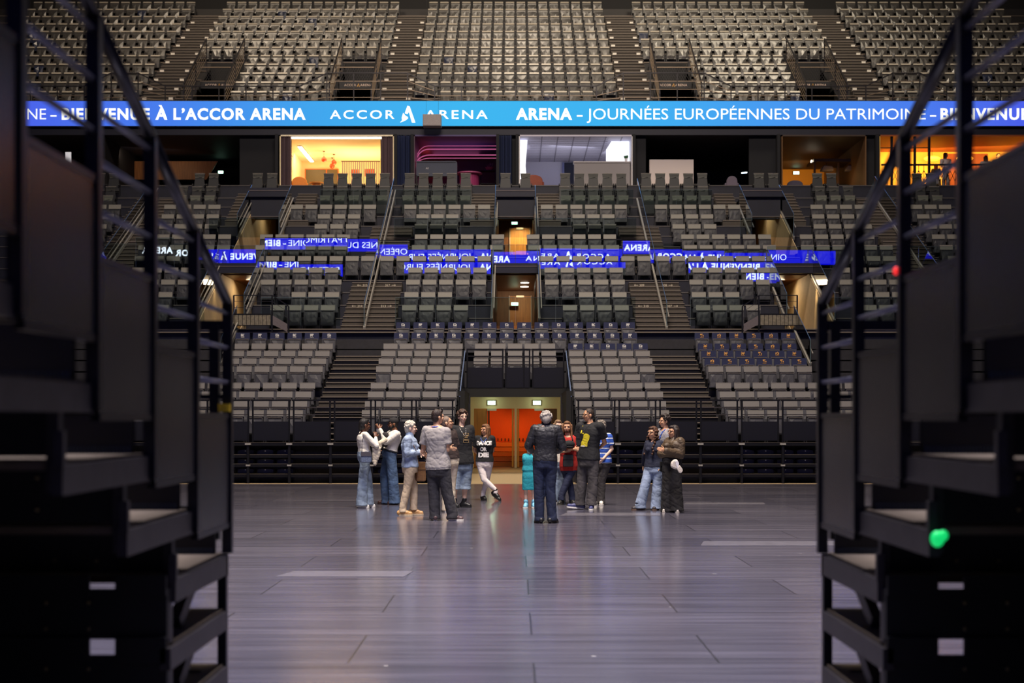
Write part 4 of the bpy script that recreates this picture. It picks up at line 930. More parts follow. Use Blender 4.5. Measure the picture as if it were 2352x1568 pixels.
for i, (px, py) in enumerate(((2010, 398), (2048, 402), (2078, 398), (2098, 396), (2160, 398))):
    r = empty('table_lamp', (PX(px, 60 + i * .3), 60 + i * .3, SF + .01)); MB().tube((0, 0, 0), (0, 0, PZ(py, 60) - SF - .05), .03, n=8).build('stem', BLACK, r); MB().ball((0, 0, PZ(py, 60) - SF), .055, 12, 8).build('bulb', glow('bulb_amber', (255, 196, 90), 3), r, smooth=True)
    tag(r, ['glowing table lamp nearest the dark picture wall', 'glowing table lamp behind the first window post', 'glowing table lamp behind the second window post', 'glowing table lamp behind the third window post', 'glowing table lamp beside the woman in the white top'][i], 'lamp', 'table lamps of the glazed room')
# west end: wood panel, poster
kk = 63.0
o = MB().prism([(PX(236, kk), PZ(412, kk)), (PX(236, kk), PZ(370, kk)), (PX(500, kk), PZ(370, kk)), (PX(482, kk), PZ(400, kk)), (PX(474, kk), PZ(412, kk))], 'y', kk, kk + .08).build('wood_backdrop', WOOD); tag(o, 'oak panelled wall section in the dark westernmost room', 'panel')
exit_sign((PX(507, 64), 64, PZ(398, 64)), .22, .11, 2.2, 'small green exit sign beside the oak panelled wall section')
area('west_panel_lamp', (PX(330, 61), 60.8, 12.9), (PX(330, 63), 63, 11.9), 3, 9, (1, .72, .46), .4)
o = MB().box(PX(150, 58.3), PX(163, 58.3), 0, .04, PZ(385, 58.3), PZ(349, 58.3)).build('lit_poster', mat('poster_white', (220, 220, 226), .6, emit=.5, var=.4, noise_s=8)); o.location = (0, 58.3, 0); tag(o, 'narrow pale lit poster at the far west end under the screen', 'poster')

# ---------------------------------------------------------------- glass balustrades; panes lean a little, each its own way
LEDZ = (ZS[0] + ZS[1]) / 2
def lean_for(d, py):
    k = (HY - py) / F; zg = H + k * d; a, b = -.06, .06
    def zled(th):
        n_ = Vector((0, -math.cos(th), -math.sin(th))); v = Vector((0, 1, k)); q = v - 2 * v.dot(n_) * n_
        return zg + q.z / -q.y * (d - OPP)
    for _ in range(50):
        c = (a + b) / 2
        if zled(c) > LEDZ: a = c
        else: b = c
    return (a + b) / 2
def balustrade(panes, d, label, cap=BLACK, group=None):
    """panes: (px0, px1, y_top, y_bottom, y of the mirrored screen or None)"""
    r = empty('glass_balustrade', (0, d, 0))
    for p0, p1, yt, yb, yi in panes:
        th = lean_for(d, yi) if yi else R.uniform(-.004, .004)
        x0, x1 = PX(p0, d) + .008, PX(p1, d) - .008; zt, zb = PZ(yt, d), PZ(yb, d); hh = zt - zb
        dy = math.tan(th) * hh
        g = MB().hexa([(x0, -.006, zb), (x1, -.006, zb), (x1, .006, zb), (x0, .006, zb), (x0, -.006 - dy, zt), (x1, -.006 - dy, zt), (x1, .006 - dy, zt), (x0, .006 - dy, zt)]).build('pane', GLASS, r)
        MB().bar((x0, -dy, zt), (x1, -dy, zt), .012 if cap is GEDGE else .03, .012 if cap is GEDGE else .024).build('edge', cap, r)
        MB().box(x0 - .006, x0, -.012 - dy, .012, zb, zt).build('joint', GEDGE, r)
    tag(r, label, 'balustrade', group); return r
balustrade([(937, 1034, 550, 614, 589), (1034, 1128, 550, 614, 588), (871, 937, 552, 612, 577)], 49.69, 'glass balustrade with mirrored blue lettering on the amber room side of the passage, upper level')
balustrade([(928, 1030, 601, 642, 612), (1030, 1128, 601, 642, 613)], 48.74, 'glass balustrade with mirrored blue lettering on the amber room side of the passage, lower level')
balustrade([(1240, 1335, 550, 614, 586), (1335, 1430, 550, 614, 587), (1430, 1493, 552, 612, 568)], 49.69, 'glass balustrade mirroring the blue emblem on the white room side of the passage, upper level')
balustrade([(1240, 1335, 601, 642, 601), (1335, 1437, 601, 642, 600)], 48.74, 'glass balustrade mirroring a thin blue band on the white room side of the passage')
balustrade([(1131, 1184, 562, 608.5, 594), (1184, 1239, 562, 608.5, 592)], 49.2, 'glass balustrade over the lintel of the lower central passage', GEDGE)
balustrade([(608, 702, 546, 600, 557), (702, 798, 546, 600, 550), (798, 868, 548, 600, 562)], 49.69, 'glass balustrade below the amber room curtains, mirrored lettering at its top')
balustrade([(590, 687, 600, 642, 606), (687, 788, 606, 644, 619)], 48.74, 'lower glass balustrade below the amber room with mirrored lettering')
balustrade([(1493, 1567, 560, 606, 588), (1567, 1664, 572, 612, 591), (1664, 1760, 572, 612, 596)], 49.69, 'glass balustrade with mirrored blue welcome below the white bar front')
balustrade([(1581, 1680, 601, 642, 611), (1680, 1777, 601, 642, 612)], 48.74, 'lower glass balustrade with mirrored welcome below the white bar front')
balustrade([(1713, 1789, 627, 660, 634)], 47.8, 'short glass balustrade with mirrored blue word at the east passage', GEDGE)
balustrade([(1762, 1866, 566, 608.5, 590)], 49.2, 'glass balustrade over the lintel of the east lower passage', GEDGE)
balustrade([(1866, 1976, 566, 643, 592), (1976, 2110, 566, 643, 588), (2110, 2240, 566, 643, 578)], 48.77, 'glass balustrade with mirrored lettering behind the east telescopic stand rails', GEDGE)
balustrade([(476, 588, 564, 608.5, 588)], 49.2, 'glass balustrade over the lintel of the west lower passage', GEDGE)
balustrade([(130, 230, 560, 643, 580), (230, 312, 560, 643, 581), (312, 400, 546, 643, 574), (400, 474, 560, 643, 580)], 48.77, 'glass balustrade with mirrored lettering behind the west telescopic stand rails', GEDGE)
for a, b, lab in ((908, 1460, 'central glass front of the middle tier behind the navy covered seats'), (600, 782, 'glass front of the middle tier above the outer grey block, amber side'), (1586, 1705, 'glass front of the middle tier above the orange badged navy seats'), (250, 470, 'glass front of the middle tier near the west telescopic stand'), (1880, 2110, 'glass front of the middle tier near the east telescopic stand')):
    n = max(1, round((b - a) / 92)); balustrade([(a + (b - a) * i / n, a + (b - a) * (i + 1) / n, 683, 748, None) for i in range(n)], 44.88, lab, GEDGE)
for a, b, lab in ((905, 1135, 'upper glass balustrade on the amber side of the upper passage'), (1135, 1236, 'upper glass balustrade in front of the upper central passage'), (1236, 1462, 'upper glass balustrade on the white room side of the upper passage'), (480, 640, 'upper glass balustrade in front of the west upper passage'), (1700, 1820, 'upper glass balustrade in front of the east upper passage')):
    n = max(1, round((b - a) / 80)); balustrade([(a + (b - a) * i / n, a + (b - a) * (i + 1) / n, 501, 545, None) for i in range(n)], 52.0, lab, GEDGE)
for a, b, lab in ((908, 1082, 'topmost glass balustrade below the pink room'), (1288, 1455, 'topmost glass balustrade below the grey counter of the white room'), (735, 890, 'topmost glass balustrade below the slatted screen'), (1470, 1636, 'topmost glass balustrade below the white bar front')):
    n = 2; balustrade([(a + (b - a) * i / n, a + (b - a) * (i + 1) / n, 435.5, 470, None) for i in range(n)], 54.6, lab, GEDGE)
def sloping(x, y0, z0, y1, z1, h, label):
    r = empty('glass_stair_rail', (x, 0, 0)); u = Vector((0, 0, h)); hx = Vector((.006, 0, 0)); p0 = Vector((0, y0, z0)); p1 = Vector((0, y1, z1))
    MB().hexa([p0 - hx, p1 - hx, p1 + hx, p0 + hx, p0 - hx + u, p1 - hx + u, p1 + hx + u, p0 + hx + u]).build('pane', GLASS, r)
    MB().bar(p0, p1, .07, .12).build('base_channel', STEELP, r); MB().bar(p0 + u, p1 + u, .016, .02).build('edge', mat('edge_blue', (110, 140, 190), .1, .5), r)
    MB().box(-.01, .01, y0 - .015, y0 + .015, z0, z0 + h).build('post', GEDGE, r)
    MB().bar(p0 + u * .45 + Vector((.07, 0, 0)), p1 + u * .45 + Vector((.07, 0, 0)), .035, .035).build('handrail', STEELP, r)
    tag(r, label, 'stair rail'); return r
sl = .5 / .95
for s, nm in ((-1, 'amber room side'), (1, 'white room side')):
    sloping(s * 4.78, 44.95, 4.45, 55.9, 4.45 + 10.95 * sl, .82, f'glass rail running up the middle of the numbered stairs, {nm}')
    sloping(s * .76, 45.4, 4.75, 48.9, 4.75 + 3.5 * sl, .85, f'sloping glass rail beside the lower central passage, {nm}')
    sloping(s * .76, 52.1, 8.25, 55.0, 8.25 + 2.9 * sl, .85, f'sloping glass rail beside the upper central passage, {nm}')
    for xx, w9 in ((8.66, 'near'), (10.19, 'far')):
        sloping(s * xx, 45.4, 4.7, 48.9, 4.7 + 3.5 * sl, .9, f'sloping glass rail on the {w9} edge of the lower side passage, {nm}')
        sloping(s * xx, 52.1, 8.2, 55.0, 8.2 + 2.9 * sl, .9, f'sloping glass rail on the {w9} edge of the upper side passage, {nm}')
    sloping(s * 14.15, 45.2, 4.6, 56.0, 4.6 + 10.8 * sl, .85, f'glass rail of the outermost stairs, {nm}')
    sloping(s * 8.75, 42.2, 3.2, 44.7, 4.4, .75, f'short glass rail at the outer end of the navy covered row, {nm}')
# access platforms with mesh panels at the side passages
for s, nm in ((-1, 'west'), (1, 'east')):
    r = empty('platform_railing', (0, 44.4, 0)); d = 44.4; q = lambda px: PX(px, d) * s
    MESH = mat('wire_mesh_panel', (120, 112, 98), .6, .2, var=.3, noise_s=14)
    for px, yt, yb in ((1705, 703, 768), (1743, 678, 768), (1831, 678, 768)): MB().box(q(px) - .022, q(px) + .022, -.02, .02, PZ(yb, d), PZ(yt, d)).build('post', BLACK, r)
    MB().bar((q(1743), 0, PZ(678, d)), (q(1831), 0, PZ(678, d)), .03, .03).build('top_rail', BLACK, r); MB().bar((q(1705), 0, PZ(703, d)), (q(1743), 0, PZ(678, d)), .03, .03).build('top_rail', BLACK, r)
    for o9 in (14, 28):
        MB().bar((q(1743), 0, PZ(678 + o9, d)), (q(1831), 0, PZ(678 + o9, d)), .012, .012).build('bar', RAILG, r); MB().bar((q(1705), 0, PZ(703 + o9, d)), (q(1743), 0, PZ(678 + o9, d)), .012, .012).build('bar', RAILG, r)
    x0, x1 = sorted((q(1746), q(1829))); MB().box(x0, x1, -.01, .01, PZ(746, d), PZ(722, d)).build('mesh_panel', MESH, r)
    g = MB()
    for i in range(10): xx = x0 + (x1 - x0) * i / 9; g.box(xx - .006, xx + .006, -.02, -.01, PZ(746, d), PZ(722, d))
    for yy in (721, 747): g.box(x0, x1, -.025, .015, PZ(yy + 1, d), PZ(yy - 1, d))
    g.build('panel_frame', BLACK, r)
    MB().prism([(q(1708), PZ(762, d)), (q(1742), PZ(745, d)), (q(1742), PZ(724, d)), (q(1708), PZ(744, d))] if s > 0 else [(q(1742), PZ(745, d)), (q(1708), PZ(762, d)), (q(1708), PZ(744, d)), (q(1742), PZ(724, d))], 'y', -.01, .01).build('side_panel', mat('lilac_mesh', (96, 88, 94), .7), r)
    tag(r, f'black platform railing with a pale mesh panel at the {nm} lower passage', 'railing')
# ---------------------------------------------------------------- telescopic stands on both sides of the camera, seen from behind
SPANEL = mat('stand_panel', (35, 34, 39), .26, var=.12, noise_s=4)
STUBE = mat('stand_tube', (32, 32, 41), .3, .5, var=.2)
SFACE = mat('stand_riser', (14, 14, 17), .55, .2, var=.3, noise_s=6)
PLY = mat('deck_plywood', (88, 76, 62), .7, var=.2, noise_s=5, stretch=(1, 6, 6))
CHAN = mat('deck_channel', (58, 54, 56), .45, .4, var=.2, noise_s=12)
BRASS = mat('bolt_brass', (150, 132, 96), .4, .6)
BRUSH = mat('brush_strip', (58, 66, 74), .8)
def telescopic_stand(s, X0, label):
    r = empty('telescopic_stand'); X = lambda a: s * (X0 + a)
    def bx(m, a, b, y0, y1, z0, z1): x0, x1 = sorted((X(a), X(b))); return m.box(x0, x1, y0, y1, z0, z1)
    dk = lambda k: 7.19 - .76 * k
    zk = lambda k: .94 + .27 * k
    W = 5.0
    for k in range(0, 8):
        y1, y0 = dk(k), dk(k) - 1.06
        m = MB(); bx(m, .03, W, y0, y1, zk(k) - .03, zk(k)).build('deck', PLY, r)
        m = MB(); bx(m, 0, .04, y0 - .04, y1 + .01, zk(k) - .11, zk(k) - .012); bx(m, 0, W, y1 - .02, y1 + .02, zk(k) - .12, zk(k) - .005).build('deck_channel', CHAN, r)
        # riser seen from behind, with its bolts
        m = MB(); yb = dk(k + 1) - .30; bx(m, .02, W, yb, yb + .03, zk(k) + .015, zk(k) + .255)
        f = m.build('riser', SFACE, r); m = MB()
        for q in range(4):
            for (a, b) in ((.35, .05), (.35, .17), (.53, .05), (.53, .17)): m.ball((X(a + q * .9), yb - .004, zk(k) + .015 + b), .008, 6, 4)
        m.build('bolt', BRASS, f); m = MB()
        for q in range(110): bx(m, .06 + q * .014, .066 + q * .014, yb - .012, yb - .004, zk(k) + .245, zk(k) + .268)
        m.build('brush', BRUSH, f)
        m = MB(); bx(m, .02, .06, yb - .02, yb, zk(k) - .1, zk(k) + .25); bx(m, -.005, .03, yb - .05, yb - .02, zk(k) - .02, zk(k) + .1); m.build('bracket', CHAN, r)
        m = MB(); bx(m, .05, W, y1 - .07, y1 - .04, zk(k), zk(k) + .24); f = m.build('kick_panel', SFACE, r); m = MB()
        for q in range(90): bx(m, .06 + q * .014, .066 + q * .014, y1 - .082, y1 - .072, zk(k) + .0, zk(k) + .03)
        m.build('brush', BRUSH, f)
        # side panel with a pale lower lip
        zb = 1.09 + .27 * k; y0p = dk(k + 1) + .02
        m = MB(); bx(m, -.012, .012, y0p, y1 - .02, zb, zb + .54); p_ = m.build('side_panel', SPANEL, r)
        m = MB(); bx(m, -.016, .016, y0p, y1 - .02, zb - .02, zb + .006); m.build('lower_edge', STUBE, p_); m = MB(); bx(m, -.016, .016, y0p, y1 - .02, zb + .53, zb + .555); m.build('upper_edge', STUBE, p_)
        m = MB(); bx(m, -.024, .024, y1 - .024, y1 + .024, zk(k) - (.1 if k else 0), 2.20 + .27 * k); m.build('post', STUBE, r)
        for e in (.17, .345, .52):
            m = MB(); m.tube((X(0), dk(k + 1), zb + .54 + e), (X(0), y1, zb + .54 + e), .012, n=8); m.build('bar', mat('stand_bar', (104, 104, 124), .3, .6), r, smooth=True)
    pts = [Vector((X(0), dk(k), 2.20 + .27 * k)) for k in range(0, 9)]
    MB().path(pts, .026, 10).build('handrail', STUBE, r, smooth=True)
    for p in pts[:1]: MB().ball(p, .027, 10, 8).build('handrail_end', STUBE, r, smooth=True)
    # front guard across the first row
    for z in (2.10, 1.73, 1.40):
        m = MB(); bx(m, .02, W, 7.28, 7.32, z - (.03 if z > 2 else .012), z + (.02 if z > 2 else .012)); m.build('guard_bar', STUBE, r)
    for a in (.06, 1.1, 2.1, 3.1, 4.1): m = MB(); bx(m, a, a + .05, 7.26, 7.32, 1.0, 2.10); m.build('guard_post', STUBE, r)
    # retracted rows under the first deck
    for i, z in enumerate((.64, .36, .09)):
        m = MB(); bx(m, .02, .22, 6.05, 7.19, z, z + .02); m.build('deck', PLY, r)
        m = MB(); bx(m, 0, .045, 6.0, 7.19, z - .085, z + .008); m.build('deck_channel', CHAN, r)
        m = MB(); bx(m, .02, W, 6.02, 6.05, z + .045, z + .255); f = m.build('riser', SFACE, r); m = MB()
        for q in range(4):
            for (a, b) in ((.35, .07), (.35, .18), (.53, .07), (.53, .18)): m.ball((X(a + q * .9), 6.012, z + b + .02), .008, 6, 4)
        m.build('bolt', BRASS, f)
        m = MB(); m.bar((X(.10), 6.9, z + .24), (X(.10), 6.5, z + .04), .05, .07); m.bar((X(.12), 6.98, z + .26), (X(.12), 6.84, z + .18), .07, .09); m.build('brace', CHAN, r)
        m = MB(); bx(m, .02, .05, 6.06, 6.12, z - .05, z + .25); m.build('bracket', CHAN, r)
        for q in range(3): m = MB(); m.bar((X(.7 + q * 1.3), 6.03, z + .26), (X(1.25 + q * 1.3), 6.03, z + .285), .03, .02); m.build('cable_loom', SFACE, r)
    for z in (.93, .645, .365):
        for a, b in ((.02, .235), (.345, W)): m = MB(); bx(m, a, b, 6.0, 6.02, z - .06, z + (.05 if z < .9 else .025)); m.build('valance', SFACE, r)
    for a, y in ((.005, 7.2), (.06, 6.08), (1.3, 7.15), (2.6, 7.15), (1.3, 6.1), (2.6, 6.1)):
        m = MB(); bx(m, a, a + .045, y - .02, y + .025, .04, .93); m.build('leg', STUBE, r)
        m = MB(); bx(m, a - .015, a + .06, y - .06, y + .06, 0, .05); m.build('foot', SFACE, r)
    for y in (3.4, 4.2, 5.0): m = MB(); bx(m, .5, .56, y, y + .06, 0, zk((7.19 - y) / .76) - .12); m.build('leg', STUBE, r)
    tag(r, label, 'grandstand', 'telescopic stands beside the aisle'); return r
telescopic_stand(-1, 1.455, 'black stepped telescopic stand rising at the west side of the aisle, yellow tag on it')
telescopic_stand(1, 1.55, 'black stepped telescopic stand rising at the east side of the aisle, green lamp below')
o = MB().box(-.03, .03, -.012, .012, 0, .04).build('yellow_tag', mat('tag_yellow', (236, 196, 30), .5)); o.location = (-1.462, 7.14, 1.652); tag(o, 'small yellow tag at the foot of the west stand end post', 'tag')
o = MB().ball((0, 0, 0), (.026, .02, .03), 10, 8).ball((.02, 0, .012), (.02, .018, .02), 10, 8).build('indicator_lamp', glow('lamp_green', (20, 214, 110), .9)); o.location = P(2153, 1237, 5.20); tag(o, 'green indicator lamp glowing under the east stand deck', 'lamp')
o = MB().ball((0, 0, 0), .018, 12, 8).build('indicator_lamp', glow('lamp_red', (230, 40, 40), 1.2)); o.location = P(2084, 622, 5.70) + Vector((-.04, 0, 0)); tag(o, 'small red indicator lamp on a post of the east stand', 'lamp')
# ---------------------------------------------------------------- people
from mathutils.bvhtree import BVHTree
def solid(mb, voxel, name, mats, iters=3, wr=0., wz=26., wx=10.):
    """one continuous surface from overlapping shapes"""
    me = bpy.data.meshes.new('raw'); me.from_pydata(mb.v, [], mb.f); me.update()
    bm = bmesh.new(); bm.from_mesh(me); bmesh.ops.recalc_face_normals(bm, faces=bm.faces); bm.to_mesh(me); bm.free()
    o = bpy.data.objects.new('raw', me); COL.objects.link(o)
    r = o.modifiers.new('r', 'REMESH'); r.mode = 'VOXEL'; r.voxel_size = voxel
    if iters: s = o.modifiers.new('s', 'SMOOTH'); s.factor = .5; s.iterations = iters
    bpy.context.view_layer.update()
    out = bpy.data.meshes.new_from_object(o.evaluated_get(_dep())); bpy.data.objects.remove(o); bpy.data.meshes.remove(me)
    out.name = name; out.materials.clear()
    for m in (mats if isinstance(mats, (list, tuple)) else [mats]): out.materials.append(m)
    if wr:
        wr *= .42
        ns = [v.normal.copy() for v in out.vertices]
        for v, n in zip(out.vertices, ns):
            c = v.co; q = c.z * 9 + c.x * 5 - c.y * 4
            k1 = 1 - abs(noise.noise((c.x * wx * .8 + c.z * 4, c.y * wx * .8 - c.z * 3, c.z * wz * .55))); k2 = 1 - abs(noise.noise((c.x * 7 + 9, c.y * 7, q * .8)))
            v.co = c + n * wr * (.35 + .8 * noise.noise((c.x * wx, c.y * wx, c.z * wz * .6)) - .95 * k1 ** 9 - .9 * k2 ** 10)
    out.polygons.foreach_set('use_smooth', [True] * len(out.polygons)); out.update(); return out
def capsule(mb, a, b, r0, r1, n=12):
    mb.tube(a, b, r0, r1, n); mb.ball(a, r0, n, 8); mb.ball(b, r1, n, 8)
def loft(mb, rings, n=20):
    """rings: (centre, side vector, front vector, half width, half depth)"""
    vs = []
    for c, u, f, w_, d_ in rings:
        for k in range(n):
            t = 2 * math.pi * k / n; cx, sx = math.cos(t), math.sin(t)
            p = .75
            vs.append(c + u * (w_ * math.copysign(abs(cx) ** p, cx)) + f * (d_ * math.copysign(abs(sx) ** p, sx)))
    fs = [(i * n + k, i * n + (k + 1) % n, (i + 1) * n + (k + 1) % n, (i + 1) * n + k) for i in range(len(rings) - 1) for k in range(n)]
    mb.add(vs, fs + [tuple(range(n - 1, -1, -1)), tuple(range((len(rings) - 1) * n, len(rings) * n))])
def hand(mb, w, dr, side, palm_n, curl=.5, k=1.):
    """palm, four fingers of unequal length bent at the knuckles, thumb from the side of the palm"""
    dr = dr.normalized(); pn = (palm_n - dr * palm_n.dot(dr)).normalized(); sd = dr.cross(pn).normalized() * side
    q = Matrix((sd, dr, pn)).transposed()
    mb.ball(w + dr * .045 * k, (.040 * k, .052 * k, .016 * k), 10, 8, q)
    for i, (o, L) in enumerate(((-.029, .070), (-.010, .082), (.010, .076), (.028, .058))):
        b = w + dr * .085 * k + sd * o * k * 1.1
        m1 = b + (dr * math.cos(curl * .7) + pn * math.sin(curl * .7)) * L * .5 * k; m2 = m1 + (dr * math.cos(curl * 1.7) + pn * math.sin(curl * 1.7)) * L * .5 * k
        capsule(mb, b, m1, .0088 * k, .0082 * k, 8); capsule(mb, m1, m2, .0082 * k, .0066 * k, 8)
    b = w + dr * .03 * k - sd * .034 * k; m1 = b + (dr * .6 - sd * .75 + pn * .25).normalized() * .036 * k
    capsule(mb, b, m1, .0115 * k, .0095 * k, 8); capsule(mb, m1, m1 + (dr * .9 - sd * .3 + pn * .3).normalized() * .03 * k, .0095 * k, .0078 * k, 8)
SKIN = {'fair': (230, 188, 162), 'tan': (214, 164, 128), 'olive': (202, 150, 114), 'brown': (128, 84, 58), 'dark': (100, 64, 46)}
def cloth(name, rgb, rough=.85, var=.12, ns=14, bump=.12): return mat(name, rgb, rough, noise_s=ns, var=var, bump=bump, bscale=26)
EYEW = mat('eye_white', (214, 206, 200), .3, var=.02); EYED = mat('eye_dark', (30, 22, 18), .2); LIP = mat('lip', (168, 108, 92), .5, var=.05)
def V2(a): return Vector((a[0], a[1], 0)).normalized()

def person(d, head, face, body, neck, sa, sb, ea, eb, wa, wb, pel, ka, kb, aa, ab, ta, tb, skin='fair', hair=None, hairc=(60, 44, 34), top=None, legs=None, shoes=(30, 30, 32), label='', beard=None, glasses=None, pitch=0., hs=1., w=1., vox=.0065, extras=(), hands=(1, 1), shoe_sole=(226, 222, 214), group=None, bust=0., sole_up=None, curl=(.6, .6)):
    f = V2(body); l = Vector((f.y, -f.x, 0)) if f.y > 0 else Vector((-f.y, f.x, 0))
    if l.x < 0: l = -l
    so = l.y * .17 * w; ho = l.y * .085 * w
    def pt(p, o=0.): return P(p[0], p[1], d + o + (p[2] if len(p) > 2 else 0))
    N = pt(neck); PE = pt(pel); SA, SB = pt(sa, -so), pt(sb, so); EA, EB = pt(ea, -so), pt(eb, so); WA, WB = pt(wa, -so), pt(wb, so)
    HA, HB = PE - l * .088 * w, PE + l * .088 * w; KA, KB = pt(ka, -ho), pt(kb, ho); AA, AB = pt(aa, -ho), pt(ab, ho); TA, TB = pt(ta, -ho), pt(tb, ho)
    HC = pt(head); sk = mat('skin_' + skin, SKIN[skin], .5, var=.06, noise_s=30, bump=.05)
    up = Vector((0, 0, 1)); lt = (SB - SA).normalized(); shw = (SB - SA).length / 2
    def ring(t, hw, hd):
        c = PE.lerp(N, t); u = l.lerp(lt, min(1, max(0, t))).normalized(); ax = (N - PE).normalized(); u = (u - ax * u.dot(ax)).normalized(); fr = ax.cross(u).normalized()
        return (c, u, fr, hw, hd)
    bz = mat_bust = bust
    def torso(mb, g, t0=0., t1=1., flare=0.):
        prof = [(-.16, .150, .105), (0, .168, .118), (.14, .162, .110), (.32, .143, .100), (.52, .152, .110), (.70, .166, .118), (.84, .162, .105), (.93, .125, .082), (1.0, .066, .060)]
        rs = []
        for t, a, b in prof:
            if t < t0 - .001 or t > t1 + .001: continue
            fl = flare * max(0, 1 - (t - t0) / .5) if flare else 0
            rs.append(ring(t, a * w + g + fl, b * w + g + fl))
        loft(mb, rs)
        for S, sgn in ((SA, -1), (SB, 1)): capsule(mb, S, PE.lerp(N, .86), .052 * w + g, .075 * w + g)
        fr = ring(.7, 1, 1)[2]; fr = fr if fr.dot(f) > 0 else -fr
        if bust:
            for q in (-1, 1): mb.ball(PE.lerp(N, .66) + l * q * .075 + fr * (.085 * w + g), bust, 12, 8)
    # body, one continuous surface
    b = MB(); torso(b, 0)
    for S, E, W in ((SA, EA, WA), (SB, EB, WB)): capsule(b, S, E, .047 * w, .038 * w); capsule(b, E, W, .037 * w, .025 * w)
    for Hh, K, A, T in ((HA, KA, AA, TA), (HB, KB, AB, TB)):
        capsule(b, Hh, K, .080 * w, .052 * w); mid = K.lerp(A, .3); mid = mid - f * .012; capsule(b, K, mid, .05 * w, .052 * w); capsule(b, mid, A, .052 * w, .034 * w)
        fd = Vector((T.x - A.x, T.y - A.y, 0)); fl_ = max(fd.length, .10); fd = fd.normalized(); fa = Vector((A.x, A.y, .055)); capsule(b, A, fa, .034, .03); capsule(b, fa, fa + fd * (fl_ - .05) - up * .012, .028, .022)
    fz = V2(face) * math.cos(pitch) + up * math.sin(pitch); hx = fz.cross(up).normalized(); hz = hx.cross(fz).normalized()
    MH = Matrix.Translation(HC) @ Matrix((hx, fz, hz)).transposed().to_4x4() @ Matrix.Scale(hs, 4); hr = MH.to_3x3().normalized()
    hp = lambda x, y, z: MH @ Vector((x, y, z))
    def hb_(mb, c, r, nu=14, nv=10): mb.ball(hp(*c), [q * hs for q in r], nu, nv, hr)
    hb_(b, (0, -.010, .022), (.073, .092, .094)); hb_(b, (0, .022, -.03), (.057, .066, .083)); hb_(b, (0, .038, -.078), (.038, .040, .032))
    capsule(b, hp(0, .088, .002), hp(0, .104, -.026), .0075 * hs, .0108 * hs, 8)
    for q in (-1, 1): hb_(b, (q * .030, .060, -.026), (.027, .025, .026)); hb_(b, (q * .076, -.008, -.012), (.010, .021, .030)); hb_(b, (q * .030, .072, .024), (.030, .018, .012))
    capsule(b, N - up * .03, hp(0, -.012, -.05), .058 * w, .05 * hs)
    pn = -up
    for i, (E, W, q) in enumerate(((EA, WA, -1), (EB, WB, 1))):
        if hands[i]: hand(b, W, (W - E), q, hands[i] if isinstance(hands[i], Vector) else (-l * q), curl[i], .95 * (hs if hs < .95 else 1))
    me = solid(b, vox, 'person', sk, 2)
    x = MB()
    for q in (-1, 1):
        x.mi = 1; x.ball(hp(q * .031, .080, .004), [.0115 * hs, .008 * hs, .0048 * hs], 10, 6, hr); x.mi = 2; x.ball(hp(q * .031, .0865, .004), [.006 * hs, .004 * hs, .006 * hs], 8, 6, hr)
        x.mi = 3; x.bar(hp(q * .016, .091, .024), hp(q * .047, .080, .027), .007 * hs, .007 * hs)
    x.mi = 4; x.bar(hp(-.021, .0855, -.056), hp(0, .092, -.055), .012 * hs, .009 * hs); x.bar(hp(0, .092, -.055), hp(.021, .0855, -.056), .012 * hs, .009 * hs)
    hm = mat('hair_%d_%d_%d' % hairc, hairc, .55, noise_s=50, var=.35, bump=.5, bscale=90, stretch=(1, 1, .25))
    xm = x.mesh('face', [sk, EYEW, EYED, hm, LIP])
    bm = bmesh.new(); bm.from_mesh(me); bm.from_mesh(xm); bm.to_mesh(me); bm.free(); bpy.data.meshes.remove(xm)
    for m_ in (EYEW, EYED, hm, LIP): me.materials.append(m_)
    root = link('person', me); tag(root, label, 'person', group)
    V = vox * 1.5
    # hair
    if hair:
        h = MB(); hv = .007
        hb_(h, (0, -.018, .034), (.080, .092, .092)); hb_(h, (0, -.045, -.01), (.074, .062, .085))
        if hair == 'short':
            hb_(h, (0, .03, .085), (.062, .055, .035))
            for q in (-1, 1): hb_(h, (q * .068, .005, .02), (.014, .035, .05))
        if hair == 'crop': h = MB(); hb_(h, (0, -.014, .030), (.0765, .091, .091)); hb_(h, (0, -.045, -.01), (.068, .055, .07))
        if hair in ('curly', 'fluffy'):
            rng = random.Random(hash(label) % 1000 if False else len(label))
            for i in range(110 if hair == 'curly' else 60):
                t = rng.uniform(0, 6.283); z = rng.uniform(-.2, 1); rad = math.sqrt(max(0, 1 - z * z)); y = math.sin(t) * rad
                if y > .45 and z < .45: continue
                g = 1.06 if hair == 'curly' else .95
                hb_(h, (math.cos(t) * rad * .090 * g, y * .098 * g - .012, .03 + z * .098 * g), (.020, .020, .020), 6, 5)
        if hair in ('long', 'longcurly', 'straight', 'bob', 'tied'):
            L = {'long': .24, 'longcurly': .32, 'straight': .20, 'bob': .12, 'tied': .02}[hair]
            for i in range(13):
                t = math.pi * (.0 + i / 12); cx, cy = math.cos(t) * .082, -math.sin(t) * .085 - .005
                if hair == 'tied' and i not in (5, 6, 7): continue
                a = hp(cx, cy + .01, .03); z1 = -.05 - L
                bnd = hp(cx * 1.12, cy * 1.1 + (.045 if i in (0, 12) and hair != 'bob' else 0) + (.075 if hair == 'longcurly' and i in (0, 1, 11, 12) else 0), z1 + .03 * math.sin(i * 2.1))
                if hair == 'longcurly':
                    for k in range(9): c = a.lerp(bnd, k / 8); h.ball(c + Vector((.012 * math.sin(k * 2 + i), .012 * math.cos(k * 2.3 + i), 0)), .024, 7, 5)
                else: capsule(h, a, bnd, .026, .018, 8)
            hb_(h, (0, .035, .085), (.055, .05, .03))
